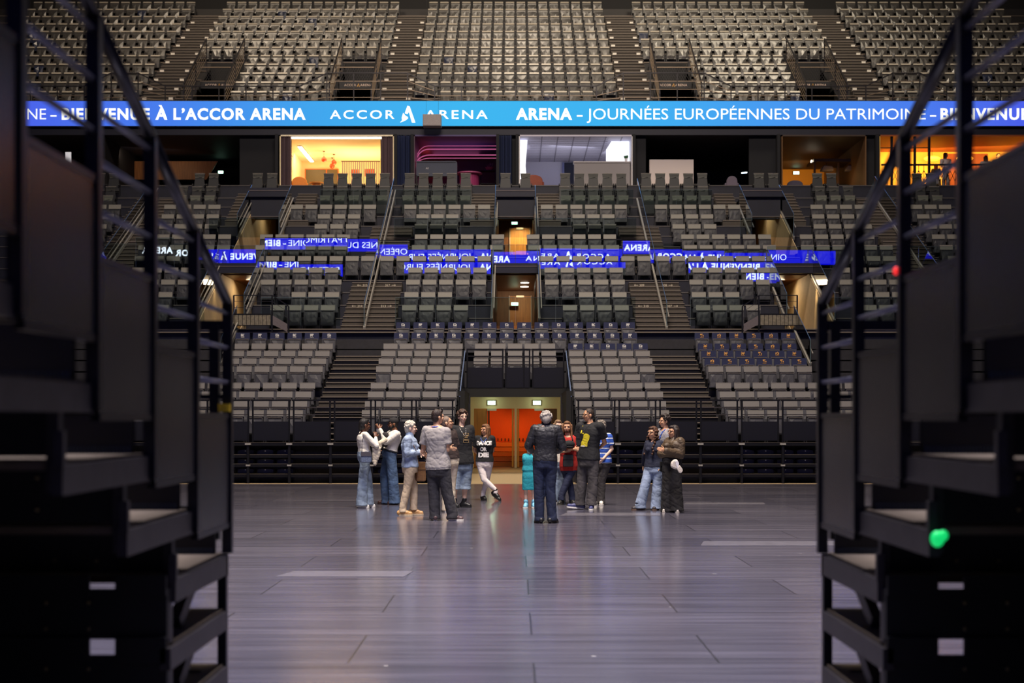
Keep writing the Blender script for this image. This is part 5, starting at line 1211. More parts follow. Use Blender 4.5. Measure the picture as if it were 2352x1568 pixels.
        ho_ = link('hair', solid(h, hv, 'hair', hm, 1 if 'curl' in hair else 3, .002 if 'curl' in hair else .003, 20, 60), root)
    if beard:
        h = MB(); hb_(h, (0, .040, -.070), (.054, .050, .042)); hb_(h, (0, .012, -.045), (.066, .045, .055)); link('beard', solid(h, .006, 'beard', mat('beard_%d' % beard[0], beard, .8), 2), root)
    if glasses:
        h = MB()
        for q in (-1, 1):
            pts = [hp(q * .033 + .023 * math.cos(t), .097, .003 + .019 * math.sin(t)) for t in [k * math.pi / 6 for k in range(13)]]; h.path(pts, .0022, 5)
            h.tube(hp(q * .056, .095, .006), hp(q * .078, .0, .004), .0022, n=5)
        h.tube(hp(-.010, .099, .006), hp(.010, .099, .006), .0022, n=5); h.build('glasses', mat('glasses_frame', glasses, .3, .3), root)
    # clothes
    if top:
        for g9 in (top if isinstance(top, list) else [top]):
            h = MB(); g = g9.get('fit', .014); t0 = g9.get('hem', -.05)
            prof_t0 = min([t for t in (-.16, 0, .14, .32) if t >= t0 - .08] or [0])
            torso(h, g, prof_t0, .935, g9.get('flare', 0))
            if prof_t0 > t0: loft(h, [ring(t0, .165 * w + g + g9.get('flare', 0), .115 * w + g + g9.get('flare', 0)), ring(prof_t0 + .03, .165 * w + g, .115 * w + g)])
            sl_ = g9.get('sleeve', 'short'); ex = g9.get('puff', 0)
            for S, E, W in ((SA, EA, WA), (SB, EB, WB)):
                if sl_ == 'none': continue
                if sl_ == 'short': capsule(h, S, S.lerp(E, .5), .054 * w + g, .056 * w + g * .6 + ex); h.tube(S.lerp(E, .5), S.lerp(E, .68), .056 * w + g * .6 + ex, .060 * w + g * .6 + ex, 14)
                else: capsule(h, S, E, .054 * w + g, .050 * w + g * .6 + ex); capsule(h, E, E.lerp(W, .93), .048 * w + g * .6 + ex, .032 * w + g * .5 + ex * .6)
            if g9.get('collar'): capsule(h, PE.lerp(N, .93), N + (HC - N).normalized() * .03, .085 * w, .070 * w)
            link(g9.get('name', 'shirt'), solid(h, V, 'top', g9['mat'], 3, g9.get('wr', .007)), root)
    if legs:
        h = MB(); g = legs.get('fit', .014); kind = legs.get('kind', 'trousers'); rk, ra = legs.get('knee', .075), legs.get('ankle', .075)
        if kind == 'dress':
            hemc = (pt((0.5 * (ka[0] + kb[0]), legs['hem_y']))); top_c = PE.lerp(N, .9)
            q_, u_, f, _a, _b = ring(.2, 1, 1); torso(h, .016, 0, .94); loft(h, [(hemc, l, f, legs['hem_w'], legs['hem_w'] * .62), (PE.lerp(hemc, .3), l, f, .185 * w, .14 * w), ring(.2, .165 * w, .12 * w)])
        else:
            loft(h, [ring(-.2, .15 * w + g, .11 * w + g), ring(0, .170 * w + g, .120 * w + g), ring(.13, .158 * w + g, .110 * w + g), ring(legs.get('waist', .2), .150 * w + g, .106 * w + g)])
            for Hh, K, A in ((HA, KA, AA), (HB, KB, AB)):
                h.ball(Hh - up * .02, .088 * w + g, 14, 10); h.tube(Hh - up * .02, K, .088 * w + g, rk, 16)
                if kind == 'shorts': h.tube(K + up * .01, K - up * .05, rk, rk * 1.06, 16)
                else: h.ball(K, rk, 16, 10)
                if kind != 'shorts': h.tube(K, A + up * .02, rk, ra, 16)
                if kind != 'shorts': h.tube(A + up * .02, A - up * .055, ra, ra * 1.08, 14)
        link(legs.get('name', 'trousers'), solid(h, V, 'legs', legs['mat'], 3, legs.get('wr', .009), 18, 9), root)
    if shoes:
        sm = mat('shoe_%d_%d_%d' % shoes, shoes, .5, var=.15); so_ = mat('sole_%d_%d' % shoe_sole[:2], shoe_sole, .6)
        for i, (A, T) in enumerate(((AA, TA), (AB, TB))):
            dr = T - A; dr.z = 0; L = max(dr.length, .05); dr = dr.normalized(); sd = dr.cross(up); z0 = 0.
            heel = Vector((A.x, A.y, 0)) - dr * .06; tip = Vector((A.x, A.y, 0)) + dr * max(L, .13)
            tiltv = Vector((0, 0, 0))
            if sole_up and i == sole_up[0]: heel.z += sole_up[1]; tip.z += sole_up[2]
            h = MB(); capsule(h, heel + up * .05, tip + up * .035 - dr * .03, .042, .036); capsule(h, heel + up * .07 + dr * .03, heel.lerp(tip, .62) + up * .05, .042, .04); capsule(h, heel + up * .05 + dr * .02, A + up * .01, .042, .044)
            s_ = link('shoe', solid(h, .008, 'shoe', sm, 2), root)
            m = MB(); q = []
            for t, ww in ((-.02, .026), (.1, .038), (.4, .040), (.75, .046), (.95, .034), (1.03, .014)): q.append((heel.lerp(tip, t), ww))
            for zz in (0,):
                vs = [c + sd * ww for c, ww in q] + [c - sd * ww for c, ww in reversed(q)]; n = len(vs)
                m.add([v + up * .002 for v in vs] + [v + up * .026 for v in vs], [tuple(range(n - 1, -1, -1)), tuple(range(n, 2 * n))] + [(k, (k + 1) % n, n + (k + 1) % n, n + k) for k in range(n)])
            m.build('sole', so_, s_)
    bvh = None
    ctx = dict(root=root, PE=PE, N=N, l=l, f=f, ring=ring, hp=hp, WA=WA, WB=WB, EA=EA, EB=EB, SA=SA, SB=SB, hb=hb_, HC=HC, hr=hr, pt=pt, up=up, lt=lt)
    return ctx
def surf(c, names=('shirt', 'jacket', 'dress')):
    vs, fs = [], []
    for o in c['root'].children:
        if o.name.split('.')[0] in names:
            k = len(vs); vs += [v.co.copy() for v in o.data.vertices]; fs += [tuple(i + k for i in p.vertices) for p in o.data.polygons]
    return BVHTree.FromPolygons(vs, fs)
def print_on(c, me, m_, px, py, dir_, name='print', tilt=0.):
    """lay a flat motif (x right, z up, metres, origin at its middle) onto the clothes seen at that pixel"""
    t = surf(c); o0 = c['pt']((px, py)); fr = V2(dir_); sx = Vector((-fr.y, fr.x, 0)); me.materials.clear(); me.materials.append(m_)
    for v in me.vertices:
        p = o0 + sx * v.co.x + Vector((0, 0, v.co.z)); hit = t.ray_cast(p + fr * .6, -fr, 1.2)[0]
        v.co = (hit if hit else p + fr * .12) + fr * (.004 + (.003 if v.co.y < 0 else 0))
    return link(name, me, c['root'])
def centred(me):
    xs = [v.co.x for v in me.vertices]; zs = [v.co.z for v in me.vertices]; a, b = (min(xs) + max(xs)) / 2, (min(zs) + max(zs)) / 2
    for v in me.vertices: v.co.x -= a; v.co.z -= b
    return me
def strap(c, pix, dir_, r, m_, name='lanyard', lift=.006):
    t = surf(c); fr = V2(dir_); pts = []
    for (x, y) in pix:
        p = c['pt']((x, y)); hit = t.ray_cast(p + fr * .6, -fr, 1.2)[0]; pts.append((hit if hit else p) + fr * lift)
    return MB().path(pts, r, 6).build(name, m_, c['root'], smooth=True)
WHITEK = cloth('white_knit', (226, 220, 208)); DENIM = cloth('light_denim', (128, 144, 164), var=.42, ns=7); DENIM2 = cloth('mid_denim', (66, 88, 120), var=.45, ns=7); DENIMJ = cloth('denim_jacket', (150, 166, 188), var=.42, ns=11)
BEIGE = cloth('beige_cotton', (204, 182, 152)); BLKT = cloth('black_cotton', (24, 24, 27)); BLKJ = cloth('black_denim', (50, 48, 52), var=.3); GREYT = cloth('grey_cotton', (156, 150, 146), var=.06)
# 1 woman in white top with her back half turned
c1 = person(25.7, (837.5, 976), (.9, .45), (.92, .4), (833.5, 993), (831, 996), (840, 998), (858, 1022, .06), (865, 1024, -.04), (866, 1030, .0), (863, 1004, .04), (837, 1046), (844, 1098), (834, 1099), (845, 1152), (831, 1154), (857, 1160), (843, 1163),
    skin='dark', hair='tied', hairc=(24, 20, 20), top=dict(mat=WHITEK, sleeve='long', fit=.006, hem=.05), legs=dict(mat=DENIM, knee=.088, ankle=.105, fit=.012), shoes=(232, 230, 226), bust=.06, w=.92,
    label='woman in white top and wide pale jeans, back half turned, jacket over her arm')
# 2 man photographing
c2 = person(26.7, (903, 973), (-1, -.25), (-.95, -.3), (908, 990), (897, 996), (912, 997), (874, 1012, .04), (886, 1015, -.06), (868, 984, -.03), (873, 985, .02), (895, 1040), (884, 1092), (902, 1093), (889, 1149), (906, 1149), (868, 1156), (899, 1157),
    skin='brown', hair='crop', hairc=(20, 17, 16), beard=(22, 18, 17), top=dict(mat=WHITEK, sleeve='long', fit=.016, hem=.13), legs=dict(mat=DENIM2, knee=.098, ankle=.105, fit=.016), shoes=(62, 34, 26), shoe_sole=(50, 30, 24), w=1.0, curl=(1.2, 1.2),
    label='bearded man in black cap, white sweater and blue jeans lifting a phone')
def cap_on(c, m_, hs=1.0):
    h = MB(); c['hb'](h, (0, -.012, .048), (.084, .098, .080)); r0 = solid(h, .008, 'cap', m_, 2)
    o = link('cap', r0, c['root']); m = MB(); hp = c['hp']
    vs = [hp(.075 * math.cos(t), .07 + .085 * math.sin(t), .052 - .018 * math.sin(t)) for t in [k * math.pi / 10 for k in range(11)]]; n = len(vs); z = c['up'] * .008
    m.add(vs + [v + z for v in vs], [tuple(range(n - 1, -1, -1)), tuple(range(n, 2 * n))] + [(k, (k + 1) % n, n + (k + 1) % n, n + k) for k in range(n)]); m.build('visor', m_, o); return o
r_ = MB(); loft(r_, [c2['ring'](.085, .190, .142), c2['ring'](.125, .190, .142)]); r_.build('belt', MATTE, c2['root'], smooth=True)
cap_on(c2, cloth('black_cap', (34, 32, 34)))
# 3 elderly woman
c3 = person(23.7, (943, 983), (1, .12), (.97, .2), (940, 1001), (941, 1007), (936, 1010), (956, 1036, .04), (935, 1041, -.04), (966, 1040, -.02), (962, 1039, .03), (941.5, 1071), (951, 1119), (935, 1120), (950, 1163), (925, 1168), (972, 1176), (947, 1180),
    skin='fair', hair='fluffy', hairc=(196, 188, 172), top=dict(mat=DENIMJ, sleeve='long', fit=.024, hem=-.03, name='jacket', wr=.012, collar=True), legs=dict(mat=BEIGE, knee=.066, ankle=.062, fit=.012), shoes=(196, 150, 96), shoe_sole=(206, 184, 150), w=1.0, bust=.05,
    label='grey haired woman in pale denim jacket and beige trousers, brown handbag beside her')
# 4 man in grey T-shirt, from behind
c4 = person(22.5, (1005.5, 957), (.85, .5), (.35, .94), (1002.5, 976), (979, 988), (1025, 991), (971, 1036, .04), (1028, 1032, 0), (976, 1042, .28), (1017, 1031, .3), (1007, 1073), (996.5, 1128), (1026, 1126), (999, 1183), (1039, 1182), (996, 1191, .18), (1064, 1189),
    skin='tan', hair='short', hairc=(46, 32, 26), top=dict(mat=GREYT, sleeve='short', fit=.020, hem=-.05, flare=.012, wr=.010, puff=.006), legs=dict(mat=BLKJ, knee=.094, ankle=.088, fit=.018), shoes=(84, 62, 62), shoe_sole=(232, 226, 214), w=1.05,
    label='man in loose grey T-shirt and dark baggy jeans, back to the camera')
q = c4['ring'](.96, .082, .076); MB().path([q[0] + q[1] * .086 * math.cos(t) + q[2] * .080 * math.sin(t) for t in [k * math.pi / 10 for k in range(21)]], .010, 6).build('lanyard', mat('blue_ribbon', (60, 96, 190), .6), c4['root'], smooth=True)
g_ = MB()
for q in (-1, 1): g_.ball(c4['hp'](q * .034, .062, .112), [.026, .012, .018], 10, 6, c4['hr'])
g_.bar(c4['hp'](-.02, .064, .116), c4['hp'](.02, .064, .116), .006, .006); g_.build('sunglasses', mat('sunglass_black', (18, 18, 20), .2), c4['root'], smooth=True)
# 5 man with glasses, half hidden
c5 = person(24.6, (1027, 971), (.95, -.05), (.6, -.8), (1025, 986), (1013, 992), (1040, 995), (1008, 1021), (1048, 1021, -.03), (1032, 1028, -.16), (1016, 1030, -.14), (1031, 1054), (1024, 1112), (1037, 1110), (1024, 1165), (1037, 1165), (1028, 1173, -.06), (1042, 1173, -.06),
    skin='tan', hair='crop', hairc=(120, 100, 86), glasses=(40, 34, 32), pitch=.2, top=[dict(mat=BEIGE, sleeve='none', fit=.018, hem=-.04), dict(mat=cloth('brown_leather_jacket', (62, 52, 50), .5), sleeve='long', fit=.026, hem=.45, name='jacket', wr=.01)], legs=dict(mat=cloth('ivory_cotton', (222, 206, 180)), knee=.075, ankle=.07), shoes=(190, 150, 110), w=1.03,
    label='man with glasses in dark jacket half hidden behind the grey T-shirt man')
# 6 curly haired young man
c6 = person(25.8, (1062, 957), (.42, -.9), (.25, -.97), (1060, 979), (1040, 985), (1080, 985), (1036, 1020, .05), (1080, 1026), (1041, 1050, .08), (1082, 1052, -.02), (1063, 1062), (1045, 1117), (1068, 1117), (1044, 1148), (1067, 1148), (1051, 1162, -.1), (1082, 1163, -.05),
    skin='fair', hair='curly', hairc=(66, 42, 28), top=dict(mat=BLKT, sleeve='short', fit=.030, hem=-.05, flare=.01, puff=.014), legs=dict(mat=DENIM, kind='shorts', knee=.105, fit=.016, len=.1, name='shorts'), shoes=(26, 26, 28), shoe_sole=(34, 34, 36), w=1.0,
    label='curly haired young man in black T-shirt and long denim shorts')
me = MB()
for a, b, q, r_ in ((-.055, .055, .085, .077), (-.055, .055, -.077, -.085)): me.box(a, b, -.001, 0, r_, q)
for q in (-1, 1): me.box(q * .05 - .004, q * .05 + .004, -.001, 0, -.08, .08)
for a, b, q, r_ in ((-.035, -.01, .055, .03), (.0, .035, .055, .03), (-.03, .03, .02, .0), (-.035, -.005, -.02, -.05), (.005, .03, -.02, -.055)): me.box(a, b, -.001, 0, r_, q)
print_on(c6, me.mesh('print', BLKT), mat('tan_print', (150, 124, 84), .7), 1067, 1005, (.25, -.97))
strap(c6, [(1053, 982), (1056, 990), (1060, 997), (1064, 1001), (1067, 992), (1068, 983)], (.25, -.97), .005, STEELP, 'necklace')
# 7 woman with lettering on her T-shirt
c7 = person(28.0, (1115, 987), (-.7, -.65), (-.15, -.98), (1114.5, 1003), (1096, 1007), (1130, 1007), (1089.5, 1033, .06), (1132, 1034, .06), (1100, 1044, .22), (1125, 1044, .22), (1113, 1060), (1112, 1101, -.1), (1119, 1097, .06), (1138, 1127, -.12), (1110, 1134, .06), (1141, 1147, -.14), (1115, 1146, -.06),
    skin='olive', hair='long', hairc=(120, 82, 54), top=dict(mat=BLKT, sleeve='short', fit=.018, hem=.04, puff=.008), legs=dict(mat=cloth('white_denim', (222, 212, 212), var=.05), knee=.062, ankle=.044, fit=.006), shoes=(22, 22, 24), shoe_sole=(24, 24, 26), w=.97, bust=.06, hs=.98, sole_up=(0, .10, .0),
    label='smiling woman in black lettered T-shirt and white jeans, legs crossed')
WP = mat('white_print', (232, 228, 226), .7)
for t, wd, hh, yy, xx in (('DANCE', .30, .075, 1017, 1114), ('OR', .14, .07, 1031, 1113), ('DIE', .21, .085, 1044, 1113)):
    print_on(c7, centred(text_mesh(t, wd, hh, .06)), WP, xx, yy, (-.15, -.98))
strap(c7, [(1105, 1005), (1108, 1010), (1113, 1016), (1117, 1010), (1121, 1005)], (-.15, -.98), .006, mat('blue_ribbon', (60, 96, 190), .6))
# 8 girl in turquoise dress
c8 = person(25.6, (1216, 1027), (.05, -1), (.05, -1), (1216, 1044), (1206, 1048), (1227, 1048), (1204, 1066, .05), (1229, 1066, .05), (1208, 1082, .14), (1226, 1082, .14), (1216, 1080), (1208, 1124), (1225, 1124), (1208, 1152), (1226, 1152), (1206, 1164, -.1), (1228, 1164, -.1),
    skin='fair', hair='tied', hairc=(120, 92, 66), legs=dict(mat=cloth('turquoise_knit', (34, 148, 162), ns=60, var=.2), kind='dress', hem_y=1125, hem_w=.135, name='dress', wr=.006), shoes=(120, 180, 204), shoe_sole=(216, 216, 212), w=.72, hs=.9, vox=.006,
    label='girl in turquoise sleeveless dress beside the man in the dark jacket')
# 9 man in dark jacket, from behind
c9 = person(21.96, (1254.5, 962), (0, 1), (.05, 1), (1255, 975), (1229, 985), (1280, 986), (1214, 1023, 0), (1292, 1026, 0), (1222, 1036, .26), (1280, 1037, .26), (1252, 1058), (1238, 1124), (1264, 1124), (1239, 1187), (1268, 1187), (1230, 1197, .12), (1280, 1197, .12),
    skin='fair', hair='fluffy', hairc=(150, 142, 132), pitch=-.35, top=dict(mat=cloth('black_jacket', (32, 31, 34), .55, bump=.4), sleeve='long', fit=.020, hem=.04, name='jacket', wr=.012, collar=True, puff=.006), legs=dict(mat=cloth('indigo_denim', (30, 38, 62), var=.3), knee=.082, ankle=.076, fit=.012), shoes=(24, 23, 24), shoe_sole=(60, 52, 46), w=1.04,
    label='grey haired man in black jacket and indigo jeans, seen squarely from behind')
# 10 person behind
c10 = person(27.1, (1282, 978), (.2, -1), (.1, -1), (1282, 996), (1269, 1001), (1295, 1001), (1266, 1026), (1298, 1026), (1270, 1045, -.05), (1294, 1045, -.05), (1283, 1062), (1279, 1108), (1290, 1108), (1278, 1150), (1289, 1150), (1275, 1158, -.12), (1290, 1158, -.12),
    skin='fair', hair='bob', hairc=(132, 104, 76), glasses=(60, 50, 44), top=dict(mat=WHITEK, sleeve='short', fit=.018, hem=.0), legs=dict(mat=DENIM, knee=.08, ankle=.085), shoes=(60, 60, 64), w=.95,
    label='person in white top and pale jeans half hidden behind the black jacket man')
# 11 bearded man in red
c11 = person(26.7, (1302.5, 981), (-.1, -1), (0, -1), (1304, 1001), (1289, 1007), (1321, 1007), (1287, 1033), (1325, 1034), (1318, 1031, -.2), (1291, 1037, -.2), (1306, 1070), (1308, 1108, .04), (1301, 1108, -.08), (1314, 1142, .05), (1289, 1142, -.1), (1318, 1155, -.05), (1284, 1156, -.2),
    skin='tan', hair='long', hairc=(120, 84, 56), beard=(96, 64, 44), top=dict(mat=cloth('red_jersey', (168, 34, 26)), sleeve='short', fit=.022, hem=-.1), legs=dict(mat=cloth('navy_track', (30, 36, 62)), knee=.07, ankle=.062), shoes=(42, 42, 40), shoe_sole=(70, 68, 62), w=.92,
    label='bearded man in red shirt with folded arms holding a black cap')
for q in (-1, 1): strap(c11, [(1304 + q * 9, 1002), (1304 + q * 11, 1012), (1304 + q * 12, 1024), (1304 + q * 13, 1034)], (0, -1), .014, BLKT, 'backpack_strap')
# 12 tall man in black printed T-shirt
c12 = person(25.2, (1351.5, 953), (-.92, -.35), (-.62, -.78), (1357, 972), (1333, 979), (1378, 979), (1327, 1012, .05), (1389, 1017, .12), (1342, 1030, .26), (1380, 1026, .2), (1352, 1054), (1337, 1102), (1362, 1102), (1332, 1153), (1359, 1153), (1303, 1164, -.04), (1357, 1166, -.12),
    skin='olive', hair='crop', hairc=(50, 38, 32), glasses=(70, 62, 58), top=dict(mat=BLKT, sleeve='short', fit=.026, hem=-.03, flare=.008, puff=.012), legs=dict(mat=cloth('charcoal_denim', (70, 66, 66), var=.4, ns=7), knee=.095, ankle=.092, fit=.02), shoes=(62, 66, 110), shoe_sole=(232, 228, 222), w=1.06, sole_up=(0, .0, .035),
    label='tall man with glasses in black T-shirt with yellow print, looking up sideways')
ym = MB(); ym.prism([(-.10, -.13), (.05, -.13), (.055, -.06), (.09, .0), (.10, .06), (.07, .09), (.02, .10), (-.02, .085), (-.03, .03), (-.06, -.03), (-.09, -.07)], 'y', -.001, 0)
g = bmesh.new(); m_ = ym.mesh('print', BLKT); g.from_mesh(m_); bmesh.ops.triangulate(g, faces=g.faces); bmesh.ops.subdivide_edges(g, edges=g.edges, cuts=2, use_grid_fill=True); g.to_mesh(m_); g.free()
YEL = mat('yellow_print', (226, 206, 44), .7); print_on(c12, m_, YEL, 1354, 1008, (-.62, -.78))
ym = MB(); ym.prism([(-.03, -.02), (.05, -.025), (.05, -.005), (.005, .0), (.0, .12), (-.015, .13), (-.02, .02), (-.03, .01)], 'y', -.001, 0); print_on(c12, ym.mesh('print', BLKT), YEL, 1343, 993, (-.62, -.78))
print_on(c12, centred(text_mesh('I NEED IT', .13, .026, .05)), WP, 1350, 1024, (-.62, -.78))
# 13 person in blue striped shirt, half hidden
STR = mat('blue_stripes', (58, 98, 190), .85); nt = STR.node_tree
wv = nt.nodes.new('ShaderNodeTexWave'); wv.bands_direction = 'Z'; wv.inputs['Scale'].default_value = 3.4; cr = nt.nodes.new('ShaderNodeValToRGB'); cr.color_ramp.interpolation = 'CONSTANT'
cr.color_ramp.elements[0].color = (*lin((48, 88, 184)), 1); cr.color_ramp.elements[1].position = .86; cr.color_ramp.elements[1].color = (*lin((216, 222, 232)), 1)
tc = nt.nodes.new('ShaderNodeTexCoord'); nt.links.new(tc.outputs['Object'], wv.inputs['Vector']); nt.links.new(wv.outputs['Fac'], cr.inputs[0]); nt.links.new(cr.outputs[0], nt.nodes['Principled BSDF'].inputs['Base Color'])
c13 = person(26.5, (1379, 980), (-.8, -.5), (-.4, -.9), (1382, 997), (1366, 1002), (1398, 1003), (1362, 1030), (1405, 1031), (1368, 1050), (1386, 1053, -.1), (1382, 1060), (1373, 1104), (1382, 1104), (1371, 1149), (1381, 1149), (1366, 1158, -.08), (1381, 1159, -.12),
    skin='fair', hair='fluffy', hairc=(128, 118, 108), top=dict(mat=STR, sleeve='short', fit=.024, hem=-.05), legs=dict(mat=cloth('dark_trousers', (58, 54, 54)), knee=.075, ankle=.07), shoes=(222, 216, 206), w=1.0,
    label='person in blue and white striped shirt behind the tall man in black')
# 14 girl with long curls
c14 = person(25.1, (1499.5, 994), (-.75, -.66), (-.3, -.95), (1503, 1012), (1489, 1018), (1516, 1019), (1481, 1046, .02), (1519, 1050, .0), (1478, 1067, .1), (1517, 1072, -.02), (1502, 1073), (1481, 1117, -.06), (1509, 1117), (1471, 1160, -.08), (1507, 1161), (1451, 1168, -.1), (1502, 1169, -.1),
    skin='tan', hair='longcurly', hairc=(78, 48, 30), glasses=(150, 130, 110), top=[dict(mat=cloth('white_tee', (226, 222, 216)), sleeve='none', fit=.008, hem=-.03), dict(mat=cloth('navy_cardigan', (28, 32, 52)), sleeve='long', fit=.018, hem=.08, name='cardigan')], legs=dict(mat=cloth('pale_denim', (134, 148, 172), var=.4, ns=6), knee=.085, ankle=.098, fit=.012), shoes=(46, 40, 42), shoe_sole=(96, 74, 60), w=.93, bust=.045,
    label='girl with long brown curls, navy cardigan and wide pale jeans')
# 15 man in grey T-shirt with lanyard, behind
c15 = person(26.6, (1526, 967), (-.95, -.3), (-.6, -.8), (1529, 984), (1516, 992), (1541, 993), (1512, 1022), (1545, 1024), (1518, 1045, -.08), (1546, 1050), (1530, 1062), (1523, 1108), (1535, 1108), (1524, 1150), (1536, 1150), (1518, 1159, -.1), (1533, 1159, -.1),
    skin='tan', hair='curly', hairc=(40, 30, 26), top=dict(mat=cloth('grey_tee', (150, 146, 150)), sleeve='short', fit=.022, hem=-.04), legs=dict(mat=BLKT, knee=.085, ankle=.085), shoes=(224, 218, 210), w=1.0,
    label='dark haired man in grey T-shirt with blue lanyard behind the two women')
strap(c15, [(1534, 985), (1529, 992), (1524, 1000), (1521, 1008)], (-.6, -.8), .012, mat('blue_ribbon', (60, 96, 190)))
# 16 woman in brown jacket
c16 = person(24.5, (1547.5, 991.5), (-.9, -.42), (-.6, -.8), (1550.5, 1009), (1537, 1014), (1563, 1015), (1520, 1042, -.03), (1562, 1043, -.02), (1541, 1044, -.2), (1527, 1034, -.2), (1544, 1056), (1536, 1111), (1551, 1111), (1534, 1168), (1554, 1166), (1525, 1173, -.08), (1556, 1174, -.12),
    skin='olive', hair='straight', hairc=(42, 30, 26), glasses=(120, 96, 70), top=dict(mat=cloth('brown_jacket', (78, 62, 44), .6, bump=.4), sleeve='long', fit=.034, hem=.12, name='jacket', wr=.014, puff=.016), legs=dict(mat=cloth('black_wide', (30, 27, 27), var=.2), knee=.115, ankle=.125, fit=.012, wr=.014), shoes=(224, 214, 200), shoe_sole=(206, 196, 180), w=.97, bust=.05,
    label='woman in brown jacket and wide black trousers, arms folded')
# things the people carry
def bag(name, px, py, d, w_, h_, t_, m_, label, cat, rz=0., strap_px=None, flapm=None):
    c = P(px, py, d); r = empty(name, c, rz); n = 16
    b = MB(); b.prism([(-w_ / 2, -h_ / 2 + .02), (-w_ / 2 + .02, -h_ / 2), (w_ / 2 - .02, -h_ / 2), (w_ / 2, -h_ / 2 + .02), (w_ / 2 - .01, h_ / 2), (-w_ / 2 + .01, h_ / 2)], 'y', -t_ / 2, t_ / 2); b.build('body', m_, r, bevel=.022)
    MB().box(-w_ / 2 + .008, w_ / 2 - .008, -t_ / 2 - .006, t_ / 2 + .002, h_ * .12, h_ / 2 + .004).build('flap', flapm or m_, r)
    if strap_px:
        pts = [P(x, y, d + o) - c for x, y, o in strap_px]; rot = Matrix.Rotation(-rz, 3, 'Z'); MB().path([rot @ p for p in pts], .006, 6).build('strap', flapm or m_, r, smooth=True)
    tag(r, label, cat); return r
bag('shoulder_bag', 841, 1050, 25.42, .20, .19, .05, mat('sequin_denim', (96, 108, 132), .5, var=.5, noise_s=90), 'small sequinned denim shoulder bag at the hip of the woman in white', 'bag', 0, [(831, 1040, 0), (832, 1015, .0), (836, 996, .0)], mat('bag_strap_grey', (74, 70, 78), .6))
bag('handbag', 966, 1083, 23.75, .17, .32, .10, mat('brown_bag', (112, 78, 46), .55, var=.2), 'slouchy brown handbag hanging beside the grey haired woman', 'bag', .3, [(962, 1062, 0), (956, 1035, -.24), (942, 1008, -.2)])
bag('belt_bag', 1329, 1010, 24.9, .08, .22, .06, BLKT, 'black sling bag on the chest of the tall man', 'bag', -.4, [(1335, 996, 0), (1345, 984, .02), (1354, 975, .1)])
bag('camera_pouch', 1521, 1072, 24.75, .09, .17, .06, BLKT, 'black pouch hanging between the curly girl and the brown jacket woman', 'bag', .1, [(1521, 1058, 0), (1526, 1036, .02)])
bag('backpack', 1305, 1058, 26.55, .20, .22, .06, mat('backpack_black', (28, 27, 29), .6), 'black backpack carried in front below the bearded mans folded arms', 'bag')
h = MB(); p = P(1307, 1020, 26.55); h.ball(p, (.11, .08, .075), 14, 8); o = empty('baseball_cap', p); q = MB(); q.ball((0, 0, 0), (.11, .08, .075), 14, 9); q.build('crown', BLKT, o, smooth=True); q = MB(); q.ball((-.01, -.07, -.045), (.085, .07, .014), 14, 6); q.build('visor', BLKT, o, smooth=True); tag(o, 'black cap held against the red shirt of the bearded man', 'cap')
p = P(1552, 1070, 24.1); o = empty('baseball_cap', p, .15); kq = 24.1 / F / 5.806
cp = lambda L: [((x - 708) * kq, (813 - y) * kq) for x, y in L]
q = MB(); q.prism(cp([(640, 770), (668, 733), (716, 716), (748, 762), (752, 830), (720, 862), (684, 850), (640, 828)]), 'y', -.04, .04); q.build('crown', mat('cream_lace', (206, 196, 184), .8, var=.3, noise_s=60), o, bevel=.025)
q = MB(); q.prism(cp([(716, 850), (752, 800), (792, 850), (796, 880), (770, 908), (742, 900)]), 'y', -.055, -.02); q.build('visor', MATS['cream_lace'], o, bevel=.008)
q = MB(); q.prism(cp([(690, 748), (722, 734), (744, 780), (740, 838), (712, 842)]), 'y', -.05, -.035); q.build('lining', mat('cap_lining', (226, 220, 222), .7), o, bevel=.006); tag(o, 'cream patterned cap hanging from the brown jacket womans arm', 'cap')
p = P(869, 972, 26.6); o = empty('phone', p, .3); MB().box(-.006, .006, -.04, .04, -.06, .08).build('case', MATTE, o); MB().box(.006, .008, -.036, .036, -.055, .075).build('screen', glow('phone_screen', (120, 130, 140), .3), o); tag(o, 'phone held up by the man in the black cap', 'phone')
h = MB(); a, b_ = P(868, 1004, 26.55), P(888, 1005, 26.5)
for k in range(7):
    t = k / 6; c = a.lerp(b_, t); capsule(h, c + Vector((0, 0, .06)), c + Vector((-.02, 0, -.16 - .05 * math.sin(k))), .045, .035)
o = link('jacket', solid(h, .01, 'jacket', cloth('dark_jacket_cloth', (50, 46, 46)), 3, .012)); tag(o, 'dark jacket draped over the arms of the man with phone', 'jacket')
h = MB(); capsule(h, P(884, 1010, 26.35), P(872, 1018, 26.3), .05, .045); capsule(h, P(872, 1018, 26.3), P(874, 1026, 26.3), .045, .03)
o = link('jacket', solid(h, .01, 'jacket', cloth('cream_jacket_cloth', (214, 202, 178)), 3, .01)); tag(o, 'cream sleeve of a jacket on the arm of the man in black cap', 'jacket')
h = MB()
for k in range(5): c = P(860 + k * 2.6, 1030, 25.55); capsule(h, c, c + Vector((-.01, 0, -.28 + .05 * abs(k - 1))), .04, .03)
o = link('cardigan', solid(h, .01, 'cardigan', cloth('cream_cardigan', (206, 194, 174)), 3, .014)); tag(o, 'cream cardigan hanging over the arm of the woman in white top', 'cardigan')
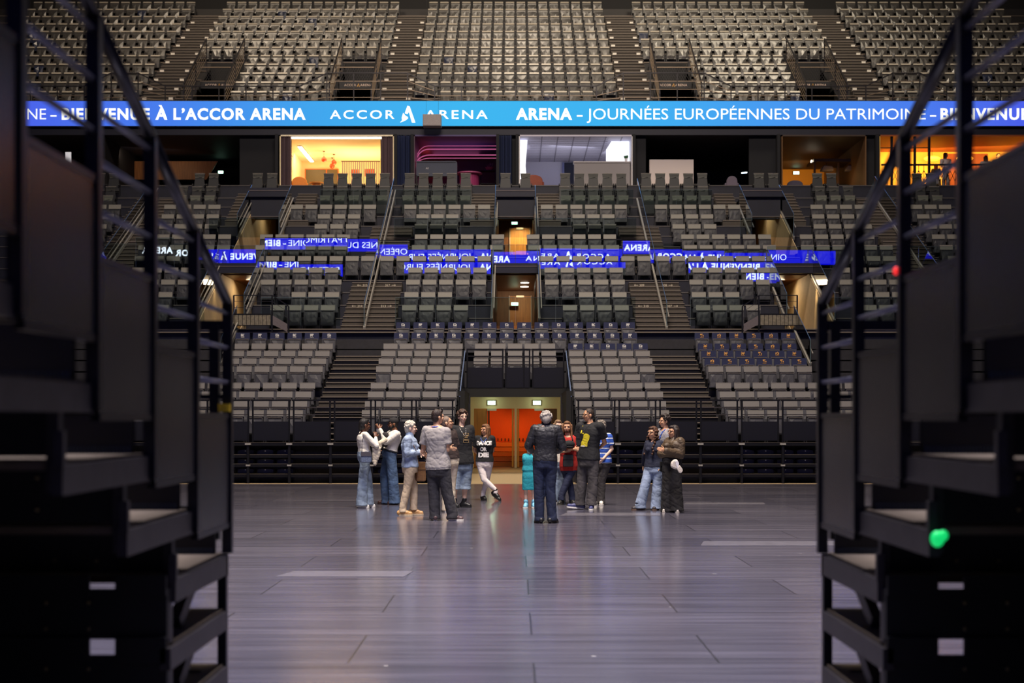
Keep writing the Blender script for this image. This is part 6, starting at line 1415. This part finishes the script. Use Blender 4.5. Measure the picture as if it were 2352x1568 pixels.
# people in the glazed room under the balcony
def stand(px, d, z, hgt, face, label, skin='tan', hair='short', hairc=(40, 28, 22), topc=BLKT, legc=DENIM, sleeve='short', arm='down'):
    k = F / d * hgt / 1.75; y0 = HY - (z - H) * F / d; q = lambda dx, dz, o=0.: (px + dx * k, y0 - dz * k, o)
    if arm == 'phone': ea, eb, wa, wb = q(-.20, 1.12), q(.22, 1.10), q(.05, 1.10, -.25), q(.12, 1.22, -.22)
    else: ea, eb, wa, wb = q(-.26, 1.14), q(.26, 1.14), q(-.26, .90, -.1), q(.26, .90, -.1)
    return person(d, q(0, 1.63), face, face, q(0, 1.47), q(-.18, 1.41), q(.18, 1.41), ea, eb, wa, wb, q(0, .93), q(-.09, .50), q(.09, .50), q(-.09, .09), q(.09, .09), q(-.1, .03, -.15), q(.1, .03, -.15), skin=skin, hair=hair, hairc=hairc, top=dict(mat=topc, sleeve=sleeve, fit=.02), legs=dict(mat=legc), label=label, vox=.012, w=hgt / 1.75, hs=hgt / 1.75)
G_ = SF + .012
stand(2172, 59.4, G_, 1.66, (.8, -.4), 'woman in white top reading a phone behind the lattice railing', hair='bob', hairc=(90, 56, 34), topc=cloth('white_blouse', (216, 206, 204)), legc=cloth('grey_skirt', (150, 150, 156)), arm='phone')
stand(2213, 59.7, G_, 1.78, (-.9, -.2), 'man with glasses in dark clothes behind the stand post, glazed room', topc=cloth('slate_shirt', (70, 66, 72)))
stand(2264, 59.5, G_, 1.56, (-.2, .9), 'woman with a crossbody strap, back to the railing, in the glazed room', hair='bob', hairc=(120, 80, 46), topc=MATS['white_blouse'])
stand(2293, 60.3, G_, 1.80, (.1, -1), 'bearded man in black T-shirt standing in the glazed room')
stand(2328, 59.6, G_, 1.72, (-.6, -.7), 'long haired woman in pale top at the east end of the glazed room', hair='long', hairc=(84, 52, 34), topc=cloth('pale_blouse', (176, 164, 168)), sleeve='long')
stand(2150, 60.4, G_, 1.38, (.3, .9), 'small person with red brown hair seated height beside the railing', hair='bob', hairc=(140, 60, 30), topc=cloth('black_top', (30, 26, 26)))
